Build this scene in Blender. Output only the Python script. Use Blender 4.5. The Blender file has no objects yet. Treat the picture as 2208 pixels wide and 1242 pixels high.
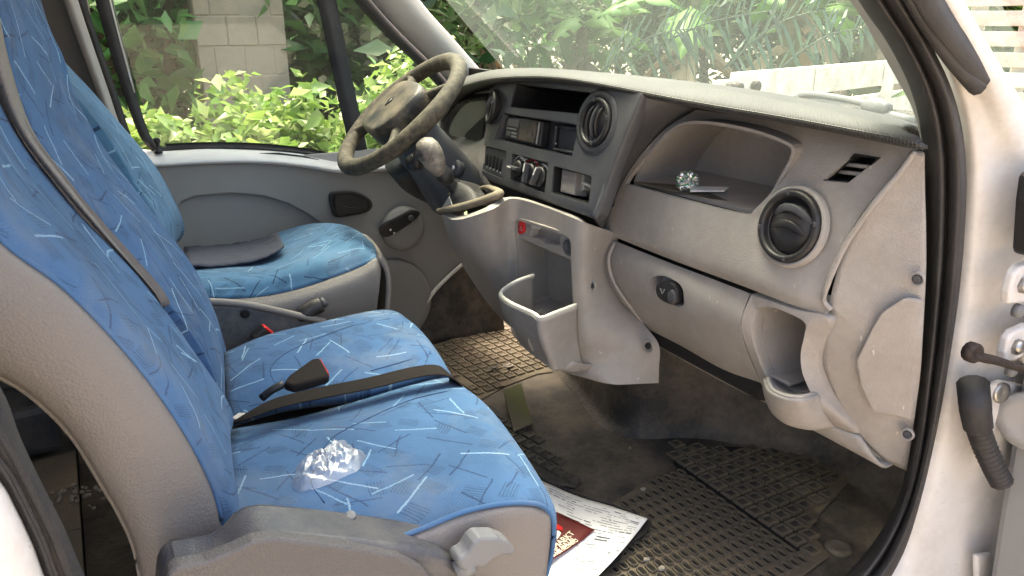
import bpy, bmesh, math, random
import numpy as np
from mathutils import Vector as V, Matrix
from mathutils.geometry import tessellate_polygon
R = math.radians
sc = bpy.context.scene
C = bpy.data.collections.new("scene_objects"); sc.collection.children.link(C)

# ------------------------------------------------------------------ camera
# metres; +X towards the van's nose, +Y towards the driver's side, Z=0 the cab floor
CAM = V((0.0, -1.44, 1.10)); YAW, PITCH, FPX = R(29.7), R(19.6), 1660.0
d_ = V((math.sin(YAW)*math.cos(PITCH), math.cos(YAW)*math.cos(PITCH), -math.sin(PITCH)))
r_ = V((math.cos(YAW), -math.sin(YAW), 0)); u_ = r_.cross(d_)
cd = bpy.data.cameras.new("camera"); cam = bpy.data.objects.new("camera", cd); C.objects.link(cam)
cd.sensor_width = 36; cd.lens = FPX/2208*36; cd.clip_start = .05; cd.clip_end = 600
M3 = Matrix((r_, u_, -d_)).transposed(); cam.matrix_world = Matrix.Translation(CAM) @ M3.to_4x4()
sc.camera = cam

# ------------------------------------------------------------------ sky, sun, exposure
SUN_EL, SUN_AZ = R(70), R(78)         # azimuth measured from +X towards +Y
w = bpy.data.worlds.new("World"); sc.world = w; w.use_nodes = True
nt = w.node_tree; bg = nt.nodes["Background"]; sky = nt.nodes.new("ShaderNodeTexSky")
sky.sky_type = 'NISHITA'; sky.sun_disc = False; sky.sun_elevation = SUN_EL
sky.sun_rotation = math.pi/2 - SUN_AZ; sky.air_density = 1.0; sky.dust_density = 9.0; sky.ozone_density = .6
nt.links.new(sky.outputs[0], bg.inputs[0]); bg.inputs[1].default_value = 0.15
sl = bpy.data.lights.new("sun", 'SUN'); sun = bpy.data.objects.new("sun", sl); C.objects.link(sun)
sl.energy = 1.0; sl.angle = R(16); sl.color = (1, .95, .87)
sdir = V((math.cos(SUN_EL)*math.cos(SUN_AZ), math.cos(SUN_EL)*math.sin(SUN_AZ), math.sin(SUN_EL)))
sun.rotation_euler = sdir.to_track_quat('Z', 'Y').to_euler(); sun.location = sdir*20
sc.view_settings.view_transform = 'Standard'; sc.view_settings.look = 'None'; sc.view_settings.gamma = 1
sc.view_settings.exposure = 2.68
sc.view_settings.use_white_balance = True; sc.view_settings.white_balance_temperature = 7200; sc.view_settings.white_balance_tint = 11
sc.render.engine = 'CYCLES'; sc.cycles.use_denoising = True
sc.cycles.max_bounces = 10; sc.cycles.diffuse_bounces = 6; sc.cycles.transparent_max_bounces = 24

# ------------------------------------------------------------------ measuring
def ray(px, py): return d_ + r_*((px-1104)/FPX) + u_*((621-py)/FPX)
def at(px, py, x=None, y=None, z=None, t=None, pl=None):
    """point of the place seen at a photo position, on a plane of the place"""
    q = ray(px, py)
    if x is not None: t = (x-CAM.x)/q.x
    elif y is not None: t = (y-CAM.y)/q.y
    elif z is not None: t = (z-CAM.z)/q.z
    elif pl is not None: t = (pl[0]-CAM).dot(pl[1])/q.dot(pl[1])
    return CAM + q*t
def X(*p): return [at(a, b, x=c) for a, b, c in p]
def Y(y, *p): return [at(a, b, y=y) for a, b in p]
def Z(z, *p): return [at(a, b, z=z) for a, b in p]

# ------------------------------------------------------------------ object helpers
def tag(o, label=None, cat=None, group=None, kind=None):
    if label: o['label'] = label
    if cat: o['category'] = cat
    if group: o['group'] = group
    if kind: o['kind'] = kind
    return o
def thing(name, loc, label, cat, group=None):
    o = bpy.data.objects.new(name, None); o.empty_display_size = .05; o.location = loc; C.objects.link(o)
    return tag(o, label, cat, group)
def root_of(o):
    return o.location.copy() if o.type == 'EMPTY' else V((0, 0, 0))
def obj(name, me, mat=None, parent=None):
    o = bpy.data.objects.new(name, me); C.objects.link(o)
    if mat:
        for m in (mat if isinstance(mat, (list, tuple)) else [mat]): me.materials.append(m)
    if parent:
        o.parent = parent; o.matrix_parent_inverse = Matrix.Translation(-root_of(parent))
    return o
def mesh(name, vs, fs, mat=None, parent=None, smooth=False, uvs=None):
    me = bpy.data.meshes.new(name); me.from_pydata([tuple(v) for v in vs], [], fs)
    if uvs is not None:
        ul = me.uv_layers.new(name="UVMap")
        for l in me.loops: ul.data[l.index].uv = uvs[l.vertex_index]
    me.update()
    if smooth: me.shade_smooth()
    return obj(name, me, mat, parent)
def bev(o, wd, seg=2, ang=35):
    m = o.modifiers.new("b", 'BEVEL'); m.width = wd; m.segments = seg; m.limit_method = 'ANGLE'; m.angle_limit = R(ang)
    return o
def smooth(o): o.data.shade_smooth(); return o
def wn(o): o.modifiers.new("w", 'WEIGHTED_NORMAL'); return o
def sub(o, n=1): m = o.modifiers.new("s", 'SUBSURF'); m.levels = m.render_levels = n; return o
def bake(o):
    dg = bpy.context.evaluated_depsgraph_get(); dg.update()
    me = bpy.data.meshes.new_from_object(o.evaluated_get(dg)); o.modifiers.clear(); o.data = me; return o
def kill(*os):
    for o in os: bpy.data.objects.remove(o, do_unlink=True)
def join(name, objs, parent=None, mat=None):
    """several shapes that make up one part -> one mesh"""
    bm = bmesh.new(); mats = []
    for o in objs:
        bake(o); b0 = len(bm.faces); bm.from_mesh(o.data); bm.faces.ensure_lookup_table()
        idx = []
        for m in o.data.materials:
            if m not in mats: mats.append(m)
            idx.append(mats.index(m))
        for f in bm.faces[b0:]: f.material_index = idx[f.material_index] if idx else 0
    me = bpy.data.meshes.new(name); bm.to_mesh(me); bm.free(); kill(*objs)
    return obj(name, me, mat or mats, parent)
def cr(p, n):
    """Catmull-Rom through a list of points (or scalars)"""
    if len(p) < 3 or n < 2:
        if len(p) == 2 and n > 1: return [p[0]+(p[1]-p[0])*(i/n) for i in range(n+1)]
        return list(p)
    q = [p[0]*2-p[1]] + list(p) + [p[-1]*2-p[-2]]; out = []
    for i in range(1, len(q)-2):
        a, b, c, e = q[i-1], q[i], q[i+1], q[i+2]
        for k in range(n):
            t = k/n
            out.append((b*2+(c-a)*t+(a*2-b*5+c*4-e)*t*t+(b*3-a-c*3+e)*t**3)*.5)
    out.append(p[-1]); return out
def crc(p, n):
    m = len(p); out = []
    for i in range(m):
        a, b, c, e = p[i-1], p[i], p[(i+1) % m], p[(i+2) % m]
        for k in range(n):
            t = k/n
            out.append((b*2+(c-a)*t+(a*2-b*5+c*4-e)*t*t+(b*3-a-c*3+e)*t**3)*.5)
    return out
def patch(name, rows, mat, parent=None, n=5, th=.012, face=None, jit=0, nv=None):
    """a panel: smooth sheet through a net of points, given a thickness away from the viewer's side"""
    rows = [cr(r, n) for r in rows]; nv = nv or n
    cols = [cr([r[j] for r in rows], nv) for j in range(len(rows[0]))]
    a, b = len(cols[0]), len(cols); vs = []; uv = []
    mid = cols[b//2]; vv = [0]
    for i in range(1, a): vv.append(vv[-1]+(mid[i]-mid[i-1]).length)
    for i in range(a):
        s = 0
        for j in range(b):
            if j: s += (cols[j][i]-cols[j-1][i]).length
            vs.append(cols[j][i]); uv.append((s, vv[i]))
    if jit: vs = [p+V((random.uniform(-jit, jit) for _ in range(3))) for p in vs]
    fs = [(i*b+j, i*b+j+1, i*b+b+j+1, i*b+b+j) for i in range(a-1) for j in range(b-1)]
    k = fs[len(fs)//2]; nrm = (vs[k[1]]-vs[k[0]]).cross(vs[k[3]]-vs[k[0]])
    tow = V(face) if face else CAM-vs[k[0]]
    if nrm.dot(tow) < 0: fs = [f[::-1] for f in fs]
    o = mesh(name, vs, fs, mat, parent, True, uv)
    if th:
        m = o.modifiers.new("t", 'SOLIDIFY'); m.thickness = th; m.offset = -1
    return o
def plate(name, pts, ext, mat, parent=None, b=.002, seg=2, smooth_=False):
    """a polygon given depth along ext"""
    ext = V(ext); n = len(pts); c = sum(pts, V((0, 0, 0)))/n
    nr = V((0, 0, 0))
    for i in range(n): nr += (pts[i]-c).cross(pts[(i+1) % n]-c)
    if nr.dot(ext) > 0: pts = pts[::-1]
    vs = list(pts)+[p+ext for p in pts]
    fs = [tuple(range(n)), tuple(range(2*n-1, n-1, -1))]+[(i, n+i, n+(i+1) % n, (i+1) % n) for i in range(n)]
    o = mesh(name, vs, fs, mat, parent, smooth_)
    if b: bev(o, b, seg)
    return o
def prism_fs(n): return [tuple(range(n)), tuple(range(2*n-1, n-1, -1))]+[(i, n+i, n+(i+1) % n, (i+1) % n) for i in range(n)]
def box(name, c, s, mat, parent=None, b=.002, rot=None, seg=2):
    c = V(c); h = V(s)/2; vs = []
    for sx in (-1, 1):
        for sy in (-1, 1):
            for sz in (-1, 1):
                v = V((sx*h.x, sy*h.y, sz*h.z)); vs.append(c+(rot @ v if rot else v))
    o = mesh(name, vs, [(0, 1, 3, 2), (4, 6, 7, 5), (0, 4, 5, 1), (2, 3, 7, 6), (0, 2, 6, 4), (1, 5, 7, 3)], mat, parent)
    if b: bev(o, b, seg)
    return o
def frame(n, hint=V((0, 0, 1))):
    n = n.normalized(); a = hint.cross(n)
    if a.length < 1e-4: a = V((1, 0, 0)).cross(n)
    a.normalize(); return a, n.cross(a), n
def tube(name, pts, r, mat, parent=None, seg=8, n=4, closed=False, flat=(1, 1), hint=V((0, 0, 1)), caps=True):
    rr = r if isinstance(r, (list, tuple)) else [r]*len(pts)
    pts = [V(p) for p in pts]
    P = crc(pts, n) if closed else cr(pts, n); RR = crc(list(rr), n) if closed else cr(list(rr), n)
    m = len(P); vs = []
    for i in range(m):
        t = (P[(i+1) % m]-P[i-1]) if closed else (P[min(i+1, m-1)]-P[max(i-1, 0)])
        a, b, _ = frame(t, hint)
        for k in range(seg):
            th = 2*math.pi*k/seg
            vs.append(P[i]+a*math.cos(th)*RR[i]*flat[0]+b*math.sin(th)*RR[i]*flat[1])
    fs = []
    for i in range(m if closed else m-1):
        j = (i+1) % m
        for k in range(seg): fs.append((i*seg+k, i*seg+(k+1) % seg, j*seg+(k+1) % seg, j*seg+k))
    if caps and not closed: fs += [tuple(range(seg))[::-1], tuple(range((m-1)*seg, m*seg))]
    return mesh(name, vs, fs, mat, parent, True)
def lathe(name, prof, o, axis, mat, parent=None, seg=28, hint=V((0, 0, 1)), sq=(1, 1), ring=False):
    a, b, n = frame(V(axis), hint); o = V(o); vs = []
    for r, h in prof:
        for k in range(seg):
            th = 2*math.pi*k/seg; vs.append(o+a*(math.cos(th)*r*sq[0])+b*(math.sin(th)*r*sq[1])+n*h)
    m = len(prof)
    fs = [(i*seg+k, i*seg+(k+1) % seg, (i+1)*seg+(k+1) % seg, (i+1)*seg+k) for i in range(m-1) for k in range(seg)]
    if not ring: fs += [tuple(range(seg))[::-1], tuple(range((m-1)*seg, m*seg))]
    ob = mesh(name, vs, fs, mat, parent, True)
    return ob
def ang(o, a=40):
    """flat where edges are sharp, smooth elsewhere"""
    o.data.shade_smooth()
    try: o.data.set_sharp_from_angle(angle=R(a))
    except Exception: pass
    return o
from mathutils.bvhtree import BVHTree
def surf(o):
    bm = bmesh.new(); bm.from_mesh(o.data); t = BVHTree.FromBMesh(bm); bm.free(); return t
def on(tree, px, py, lift=.001):
    """the point of a surface seen at a photo position, lifted off it a little"""
    q = ray(px, py).normalized(); h, n, _, _ = tree.ray_cast(CAM, q)
    if h is None: return None
    return h+(n if n.dot(q) < 0 else -n)*lift
def cut(o, *cs):
    for c in cs:
        bake(c)
        m = o.modifiers.new("c", 'BOOLEAN'); m.operation = 'DIFFERENCE'; m.solver = 'EXACT'; m.object = c
    bake(o); kill(*cs); return o
def well(name, pts, ext, mat, parent=None, th=.004):
    """open-topped hollow behind an opening: walls and a back"""
    ext = V(ext); n = len(pts); c = sum(pts, V((0, 0, 0)))/n
    back = [c+(p-c)*.96+ext for p in pts]
    vs = list(pts)+back
    fs = [(i, (i+1) % n, n+(i+1) % n, n+i) for i in range(n)]+[tuple(range(n, 2*n))]
    nr = V((0, 0, 0))
    for i in range(n): nr += (pts[i]-c).cross(pts[(i+1) % n]-c)
    if nr.dot(ext) > 0: fs = [f[::-1] for f in fs]
    o = mesh(name, vs, fs, mat, parent)
    bm = bmesh.new(); bm.from_mesh(o.data); bmesh.ops.recalc_face_normals(bm, faces=bm.faces)
    bm.to_mesh(o.data); bm.free()
    m = o.modifiers.new("t", 'SOLIDIFY'); m.thickness = th; m.offset = 0
    return o

# ------------------------------------------------------------------ materials
class NT:
    def __init__(s, m): s.t = m.node_tree; s.n = s.t.nodes; s.l = s.t.links
    def a(s, ty, ins=None, **k):
        n = s.n.new("ShaderNode"+ty)
        for kk, v in k.items(): setattr(n, kk, v)
        for i, v in (ins or {}).items():
            if isinstance(v, bpy.types.NodeSocket): s.l.new(v, n.inputs[i])
            else: n.inputs[i].default_value = v
        return n
    def m(s, op, a, b=0.0, c=None):
        n = s.a("Math", {0: a, 1: b}, operation=op)
        if c is not None: n.inputs[2].default_value = c
        return n.outputs[0]
    def vm(s, op, a, b=(0, 0, 0)): return s.a("VectorMath", {0: a, 1: b}, operation=op).outputs[0]
    def mix(s, f, a, b):
        n = s.a("Mix", {0: f}, data_type='RGBA')
        for i, v in ((6, a), (7, b)):
            if isinstance(v, bpy.types.NodeSocket): s.l.new(v, n.inputs[i])
            else: n.inputs[i].default_value = (*v, 1) if len(v) == 3 else v
        return n.outputs[2]
    def noise(s, co, scale, det=4, rough=.6, out=0): return s.a("TexNoise", {'Vector': co, 'Scale': scale, 'Detail': det, 'Roughness': rough}).outputs[out]
    def ramp(s, f, lo, hi): return s.a("MapRange", {0: f, 1: lo, 2: hi}, clamp=True).outputs[0]
def new(name):
    m = bpy.data.materials.new(name); m.use_nodes = True; return m, NT(m), m.node_tree.nodes["Principled BSDF"]
def plastic(name, col, rough=.55, grain=900, gs=.25, dirt=(.2, .17, .13), da=.35, ds=6, scr=0.0, spec=.4, metal=0, big=.0):
    """moulded stuff with fine grain, patchy dirt and scratches"""
    m, t, p = new(name); co = t.a("TexCoord").outputs['Object']
    n1 = t.noise(co, ds, 6, .65); n2 = t.noise(co, ds*9, 4, .7)
    f = t.m('MULTIPLY', t.ramp(t.m('ADD', n1, t.m('MULTIPLY', n2, .35)), .55, .95), da)
    c = t.mix(f, col, dirt)
    c = t.mix(t.m('MULTIPLY', t.ramp(t.noise(co, 2.3, 3), .3, .7), .22), c, tuple(x*.78 for x in col))
    if scr:
        vo = t.a("TexNoise", {'Vector': t.vm('MULTIPLY', co, (9, 60, 14)), 'Scale': 3.0, 'Detail': 2.0}).outputs[0]
        s = t.m('MULTIPLY', t.ramp(vo, .73, .76), scr); c = t.mix(s, c, tuple(min(1, x*1.9+.1) for x in col))
    t.l.new(c, p.inputs['Base Color'])
    rr = t.a("MapRange", {0: n2, 3: max(0, rough-.12), 4: min(1, rough+.15)}); t.l.new(rr.outputs[0], p.inputs['Roughness'])
    p.inputs['Specular IOR Level'].default_value = spec; p.inputs['Metallic'].default_value = metal
    vor = t.a("TexVoronoi", {'Vector': co, 'Scale': grain}, feature='F1').outputs[0]
    h = t.m('ADD', t.m('MULTIPLY', vor, gs), t.m('MULTIPLY', n1, big))
    b = t.a("Bump", {'Height': h, 'Strength': .35, 'Distance': .002}); t.l.new(b.outputs[0], p.inputs['Normal'])
    return m
def flat(name, col, rough=.6, metal=0, spec=.4, bump=0, bs=40, var=.25):
    m, t, p = new(name); co = t.a("TexCoord").outputs['Object']; n = t.noise(co, bs, 4)
    t.l.new(t.mix(t.ramp(n, .35, .75), col, tuple(x*(1-var) for x in col)), p.inputs['Base Color'])
    p.inputs['Roughness'].default_value = rough; p.inputs['Metallic'].default_value = metal; p.inputs['Specular IOR Level'].default_value = spec
    if bump:
        b = t.a("Bump", {'Height': n, 'Strength': bump, 'Distance': .01}); t.l.new(b.outputs[0], p.inputs['Normal'])
    return m
def fabric(name, base=(.052, .125, .25), ofs=0.0, soil=.55):
    """woven seat cloth: short light and dark strokes, hatched flecks, fine twill"""
    m, t, p = new(name); uv = t.a("UVMap").outputs[0]; ob = t.a("TexCoord").outputs['Object']
    wob = t.vm('SCALE', t.vm('SUBTRACT', t.noise(uv, 14, 2, .5, 1), (.5, .5, .5))); wob.node.inputs[3].default_value = .012
    wo2 = t.vm('SCALE', t.vm('SUBTRACT', t.noise(uv, 260, 2, .6, 1), (.5, .5, .5))); wo2.node.inputs[3].default_value = .0035
    uvw = t.vm('ADD', t.vm('ADD', uv, wob), wo2)
    def layer(scale, off, L, W, keep, amin=0, amax=6.283):
        q = t.vm('ADD', t.vm('MULTIPLY', uvw, (scale, scale, 0)), (off+ofs, off*1.7+ofs*.3, 0))
        vo = t.a("TexVoronoi", {'Vector': q, 'Scale': 1.0, 'Randomness': .8}, voronoi_dimensions='2D', feature='F1')
        loc = t.vm('SUBTRACT', q, vo.outputs['Position'])
        cs = t.a("SeparateColor", {0: vo.outputs['Color']})
        an = t.a("MapRange", {0: cs.outputs[0], 3: amin, 4: amax}).outputs[0]
        ro = t.a("VectorRotate", {'Vector': loc, 'Angle': an}, rotation_type='Z_AXIS')
        s = t.a("SeparateXYZ", {0: ro.outputs[0]})
        k = t.m('LESS_THAN', cs.outputs[1], keep)
        ln = t.m('LESS_THAN', t.m('ABSOLUTE', s.outputs[0]), L)
        wd = t.m('LESS_THAN', t.m('ABSOLUTE', s.outputs[1]), W)
        return t.m('MULTIPLY', k, t.m('MULTIPLY', ln, wd)), s, vo, cs
    n1 = t.noise(ob, 5, 3); c = t.mix(t.ramp(n1, .35, .7), base, tuple(x*.72 for x in base))
    # hatched flecks
    mk, s, vo, cs = layer(23, 3.3, .36, .27, .5)
    st = t.m('GREATER_THAN', t.m('SINE', t.m('MULTIPLY', s.outputs[1], 62)), -.1)
    c = t.mix(t.m('MULTIPLY', t.m('MULTIPLY', mk, st), .62), c, tuple(x*.30 for x in base))
    # broad hatched fields
    fld = t.ramp(t.noise(uv, 9, 1), .53, .56); tw = t.m('GREATER_THAN', t.m('SINE', t.m('MULTIPLY', t.a("SeparateXYZ", {0: t.a("VectorRotate", {'Vector': uv, 'Angle': .9}, rotation_type='Z_AXIS').outputs[0]}).outputs[0], 1500)), 0)
    c = t.mix(t.m('MULTIPLY', t.m('MULTIPLY', fld, tw), .35), c, tuple(x*.45 for x in base))
    for sca, off, L, W, keep, col in ((12.5, 7.1, .46, .018, .8, (.006, .014, .045)), (13.5, 21.7, .44, .018, .7, (.008, .018, .055)),
                                      (11.5, 1.9, .46, .0175, .60, (.27, .42, .55)), (13, 11.4, .44, .019, .48, (.22, .38, .51))):
        mk = layer(sca, off, L, W, keep)[0]; c = t.mix(t.m('MULTIPLY', mk, .78), c, col)
    gr = t.m('MULTIPLY_ADD', t.noise(uv, 520, 2), .55, .72); c = t.mix(1.0, c, c); c.node.blend_type = 'MULTIPLY'; t.l.new(gr, c.node.inputs[7])
    fd = t.m('MULTIPLY', t.ramp(t.noise(ob, 2.2, 4), .35, .75), .30); c = t.mix(fd, c, tuple(min(1, x*1.5+.03) for x in base))
    so = t.m('MULTIPLY', t.ramp(t.noise(ob, 7, 5, .7), .5, .8), soil); c = t.mix(so, c, (.17, .19, .22))
    t.l.new(c, p.inputs['Base Color']); p.inputs['Roughness'].default_value = .9; p.inputs['Specular IOR Level'].default_value = .15
    try: p.inputs['Sheen Weight'].default_value = .06; p.inputs['Sheen Roughness'].default_value = .5
    except Exception: pass
    wv = t.m('SINE', t.m('MULTIPLY', t.a("SeparateXYZ", {0: t.a("VectorRotate", {'Vector': uv, 'Angle': .6}, rotation_type='Z_AXIS').outputs[0]}).outputs[0], 2600))
    h = t.m('ADD', t.m('MULTIPLY', wv, .4), t.m('MULTIPLY', t.noise(ob, 30, 3), 5))
    b = t.a("Bump", {'Height': h, 'Strength': .4, 'Distance': .0012}); t.l.new(b.outputs[0], p.inputs['Normal'])
    return m
def leafmat(name, cols, tr=.45, rough=.45):
    m, t, p = new(name); rnd = t.a("NewGeometry").outputs['Random Per Island']
    r = t.a("ValToRGB", {0: rnd}); e = r.color_ramp.elements
    e[0].color = (*cols[0], 1); e[1].color = (*cols[-1], 1)
    for i, c in enumerate(cols[1:-1]): r.color_ramp.elements.new((i+1)/(len(cols)-1)).color = (*c, 1)
    t.l.new(r.outputs[0], p.inputs['Base Color']); p.inputs['Roughness'].default_value = rough
    tl = t.a("BsdfTranslucent", {0: r.outputs[0]}); mx = t.a("MixShader", {0: tr, 1: p.outputs[0], 2: tl.outputs[0]})
    t.l.new(mx.outputs[0], t.n["Material Output"].inputs[0]); return m
def glassmat(name, tint, dust, dcol=(.75, .8, .74), ds=3.0, streak=(1, 1, 1), ior=1.45):
    """thin pane: clear, a fresnel sheen, and a film of dust"""
    m, t, p = new(name); co = t.vm('MULTIPLY', t.a("TexCoord").outputs['Object'], streak)
    n = t.noise(co, ds, 6, .7); sp = t.ramp(t.noise(co, 120, 2), .68, .74)
    f = t.m('ADD', t.m('MULTIPLY_ADD', t.ramp(n, .2, .8), dust*.45, dust*.5), t.m('MULTIPLY', sp, dust*.5))
    tr = t.a("BsdfTransparent", {0: (*tint, 1)}); gl = t.a("BsdfGlossy", {0: (1, 1, 1, 1), 'Roughness': .02})
    fr = t.a("Fresnel", {0: ior}); a = t.a("MixShader", {0: fr.outputs[0], 1: tr.outputs[0], 2: gl.outputs[0]})
    di = t.a("BsdfDiffuse", {0: (*dcol, 1)}); tl = t.a("BsdfTranslucent", {0: (*dcol, 1)})
    du = t.a("MixShader", {0: .6, 1: di.outputs[0], 2: tl.outputs[0]})
    mx = t.a("MixShader", {0: f, 1: a.outputs[0], 2: du.outputs[0]})
    t.l.new(mx.outputs[0], t.n["Material Output"].inputs[0]); return m

GREY = (.35, .325, .303)
M = dict(
    dash=plastic("dash_plastic", GREY, .5, 420, .9, (.17, .145, .115), .55, 5, .45),
    dash2=plastic("console_plastic", (.305, .282, .262), .5, 700, .4, (.14, .12, .10), .55, 4, .4),
    shelf=plastic("shelf_plastic", (.33, .305, .285), .6, 700, .3, (.16, .13, .11), .5, 7),
    pad=None,
    bez=plastic("bezel_plastic", (.060, .063, .072), .45, 800, .3, (.20, .18, .15), .28, 7),
    black=plastic("black_plastic", (.016, .016, .018), .38, 900, .2, (.14, .12, .10), .22, 9),
    blackd=plastic("black_worn", (.022, .021, .021), .55, 600, .4, (.26, .215, .15), .85, 11),
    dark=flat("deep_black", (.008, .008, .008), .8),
    rim=plastic("wheel_leather", (.034, .030, .023), .75, 260, .9, (.15, .128, .085), .9, 60, big=1.5),
    hub=plastic("hub_plastic", (.016, .015, .015), .45, 500, .4, (.26, .21, .14), .8, 14),
    vinyl=plastic("seat_vinyl", (.18, .167, .157), .48, 330, 1.0, (.20, .165, .13), .3, 5),
    door=plastic("door_trim", (.285, .28, .27), .6, 800, .35, (.2, .19, .17), .3, 3),
    doortop=plastic("door_sill_trim", (.76, .75, .73), .5, 800, .3, (.4, .36, .3), .3, 4),  # whitened so the window sill looks sunlit
    white=plastic("white_paint", (.70, .685, .67), .3, 80, .02, (.34, .28, .21), .6, 5.5, spec=.5),
    rubber=plastic("seal_rubber", (.028, .027, .028), .6, 500, .5, (.12, .11, .1), .35, 9),
    floor=plastic("floor_rubber", (.040, .037, .034), .5, 240, 1.8, (.25, .195, .145), .9, 6),
    mat=plastic("mat_rubber", (.036, .034, .032), .5, 300, .5, (.20, .165, .12), .75, 9),
    matd=plastic("mat_dusty", (.105, .086, .066), .8, 300, .5, (.22, .165, .10), .8, 9),
    matt=plastic("mat_tan", (.13, .108, .08), .85, 300, .6, (.30, .25, .17), .7, 12),
    cover=plastic("recliner_cover", (.055, .059, .072), .34, 420, .5, (.30, .27, .22), .4, 14, .5),
    lever=plastic("grey_lever", (.17, .175, .18), .5, 600, .4, (.2, .18, .15), .3, 9),
    strap=flat("belt_webbing", (.016, .013, .012), .8, spec=.12, bs=300),
    red=flat("red_plastic", (.55, .02, .02), .4), chrome=flat("bolt_metal", (.45, .44, .42), .35, 1),
    rust=flat("rusty_metal", (.055, .042, .036), .7, .4, bs=120, var=.6),
    whitem=flat("white_marks", (.75, .75, .72), .6), foam=flat("grey_foam", (.045, .052, .075), .95, bump=.4, bs=60),
    cloth=fabric("seat_cloth", ofs=0), cloth2=fabric("seat_cloth_centre", (.042, .108, .232), 31.3), cloth3=fabric("seat_cloth_driver", (.066, .165, .285), 57.9, .4),
    glass=glassmat("side_glass", (.92, .98, .93), .016, (.80, .84, .74), 2.2, (1, 1, .5), 1.28),
    wind=glassmat("windscreen_glass", (.80, .92, .86), .085, (.72, .88, .79), 1.0),
    ply=plastic("plywood", (.17, .14, .105), .7, 60, .5, (.09, .09, .075), .8, 4),
    trim=plastic("pillar_trim", (.42, .40, .375), .6, 800, .3, (.25, .22, .18), .25, 4),
    dim=plastic("cargo_trim", (.10, .095, .095), .8, 300, .4),
    knob=plastic("worn_knob", (.085, .075, .068), .6, 260, .9, (.40, .36, .30), .9, 26, big=1.2),
    foil=flat("foil", (.72, .72, .72), .38, 1), paper=flat("paper", (.82, .80, .78), .8, bs=8, var=.06),
    maroon=flat("maroon_print", (.115, .018, .018), .5, bs=10, var=.2), ink=flat("ink", (.10, .10, .11), .8),
    inset=plastic("cover_inset", (.098, .094, .094), .5, 330, 1.0, (.12, .10, .08), .4, 6),
    navy=flat("seam_thread", (.022, .06, .14), .9),
    cream=flat("cream_print", (.82, .74, .60), .7),
)
def padmat():
    m, t, p = new("dash_pad"); uv = t.a("UVMap").outputs[0]; ob = t.a("TexCoord").outputs['Object']
    s = t.a("SeparateXYZ", {0: uv}); a = t.m('SINE', t.m('MULTIPLY', s.outputs[0], 1150)); b = t.m('SINE', t.m('MULTIPLY', s.outputs[1], 1150))
    n = t.noise(ob, 5, 5); c = t.mix(t.ramp(n, .35, .75), (.030, .029, .028), (.06, .058, .053))
    t.l.new(c, p.inputs['Base Color']); p.inputs['Roughness'].default_value = .5; p.inputs['Specular IOR Level'].default_value = .4
    bp = t.a("Bump", {'Height': t.m('ADD', a, b), 'Strength': .45, 'Distance': .0015}); t.l.new(bp.outputs[0], p.inputs['Normal']); return m
M['pad'] = padmat()
def clearbag():
    m, t, p = new("clear_film"); tr = t.a("BsdfTransparent", {0: (.96, .97, 1, 1)}); gl = t.a("BsdfGlossy", {0: (1, 1, 1, 1), 'Roughness': .3})
    df = t.a("BsdfDiffuse", {0: (.8, .84, .9, 1)}); lw = t.a("LayerWeight", {0: .5})
    a = t.a("MixShader", {0: .15, 1: tr.outputs[0], 2: df.outputs[0]})
    mx = t.a("MixShader", {0: t.m('ADD', t.m('MULTIPLY', lw.outputs[1], .42), .04), 1: a.outputs[0], 2: gl.outputs[0]})
    t.l.new(mx.outputs[0], t.n["Material Output"].inputs[0]); return m
M['bag'] = clearbag()
random.seed(7)
# ================================================================== ground
def groundmat():
    m, t, p = new("soil_grass"); co = t.a("TexCoord").outputs['Object']; n = t.noise(co, .8, 8, .7); n2 = t.noise(co, 14, 5, .7)
    c = t.mix(t.ramp(n, .5, .7), (.34, .29, .225), (.14, .16, .07)); c = t.mix(t.ramp(n2, .45, .75), c, (.42, .37, .30))  # invented pale sandy tone, kept light to bounce light into the cab
    t.l.new(c, p.inputs['Base Color']); p.inputs['Roughness'].default_value = .95
    b = t.a("Bump", {'Height': n2, 'Strength': .8, 'Distance': .05}); t.l.new(b.outputs[0], p.inputs['Normal']); return m
GZ = -.62
g = mesh("ground", [(-150, -150, GZ), (150, -150, GZ), (150, 150, GZ), (-150, 150, GZ)], [(0, 1, 2, 3)], groundmat()); tag(g, kind='structure')

# ================================================================== van shell
van = thing("van", (0, 0, GZ), "white van shell framing the dirty cab, with black door seals and windscreen", "van")
# floor and bulkhead
o = patch("floor_covering", [[V((-.12, -.80, 0)), V((-.12, .0, 0)), V((-.12, .90, 0))], [V((.5, -.80, 0)), V((.5, .05, .015)), V((.5, .90, 0))],
      [V((1.05, -.80, 0)), V((1.05, .12, .02)), V((1.05, .90, 0))], [V((1.62, -.80, .0)), V((1.62, .1, .02)), V((1.62, .90, .0))]], M['floor'], van, 8, .03, (0, 0, 1))
wall = [(1.30, .92), (1.24, .40), (1.20, .22), (1.17, .08), (1.21, -.02), (1.36, -.10), (1.47, -.22), (1.56, -.40), (1.58, -.80)]
patch("bulkhead", [[V((x-.10, y, -.01)) for x, y in wall], [V((x-.02, y, .02)) for x, y in wall], [V((x+.02, y, .10)) for x, y in wall], [V((x+.06, y, .5)) for x, y in wall], [V((x+.06, y, .9)) for x, y in wall]], M['floor'], van, 5, .02)
# driver's footwell side and wheel arch lining
patch("wheel_arch_lining", [[V((.90, .86, -.01)), V((1.0, .84, .0)), V((1.25, .80, .0))], [V((.95, .88, .15)), V((1.06, .86, .2)), V((1.25, .84, .2))], [V((1.12, .89, .32)), V((1.2, .88, .4)), V((1.28, .88, .5))]], M['floor'], van, 5, .01, (-1, -1, .5))
box("underbody", (-.65, 0, -.075), (4.6, 1.80, .06), M['dim'], van, .01)
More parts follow.
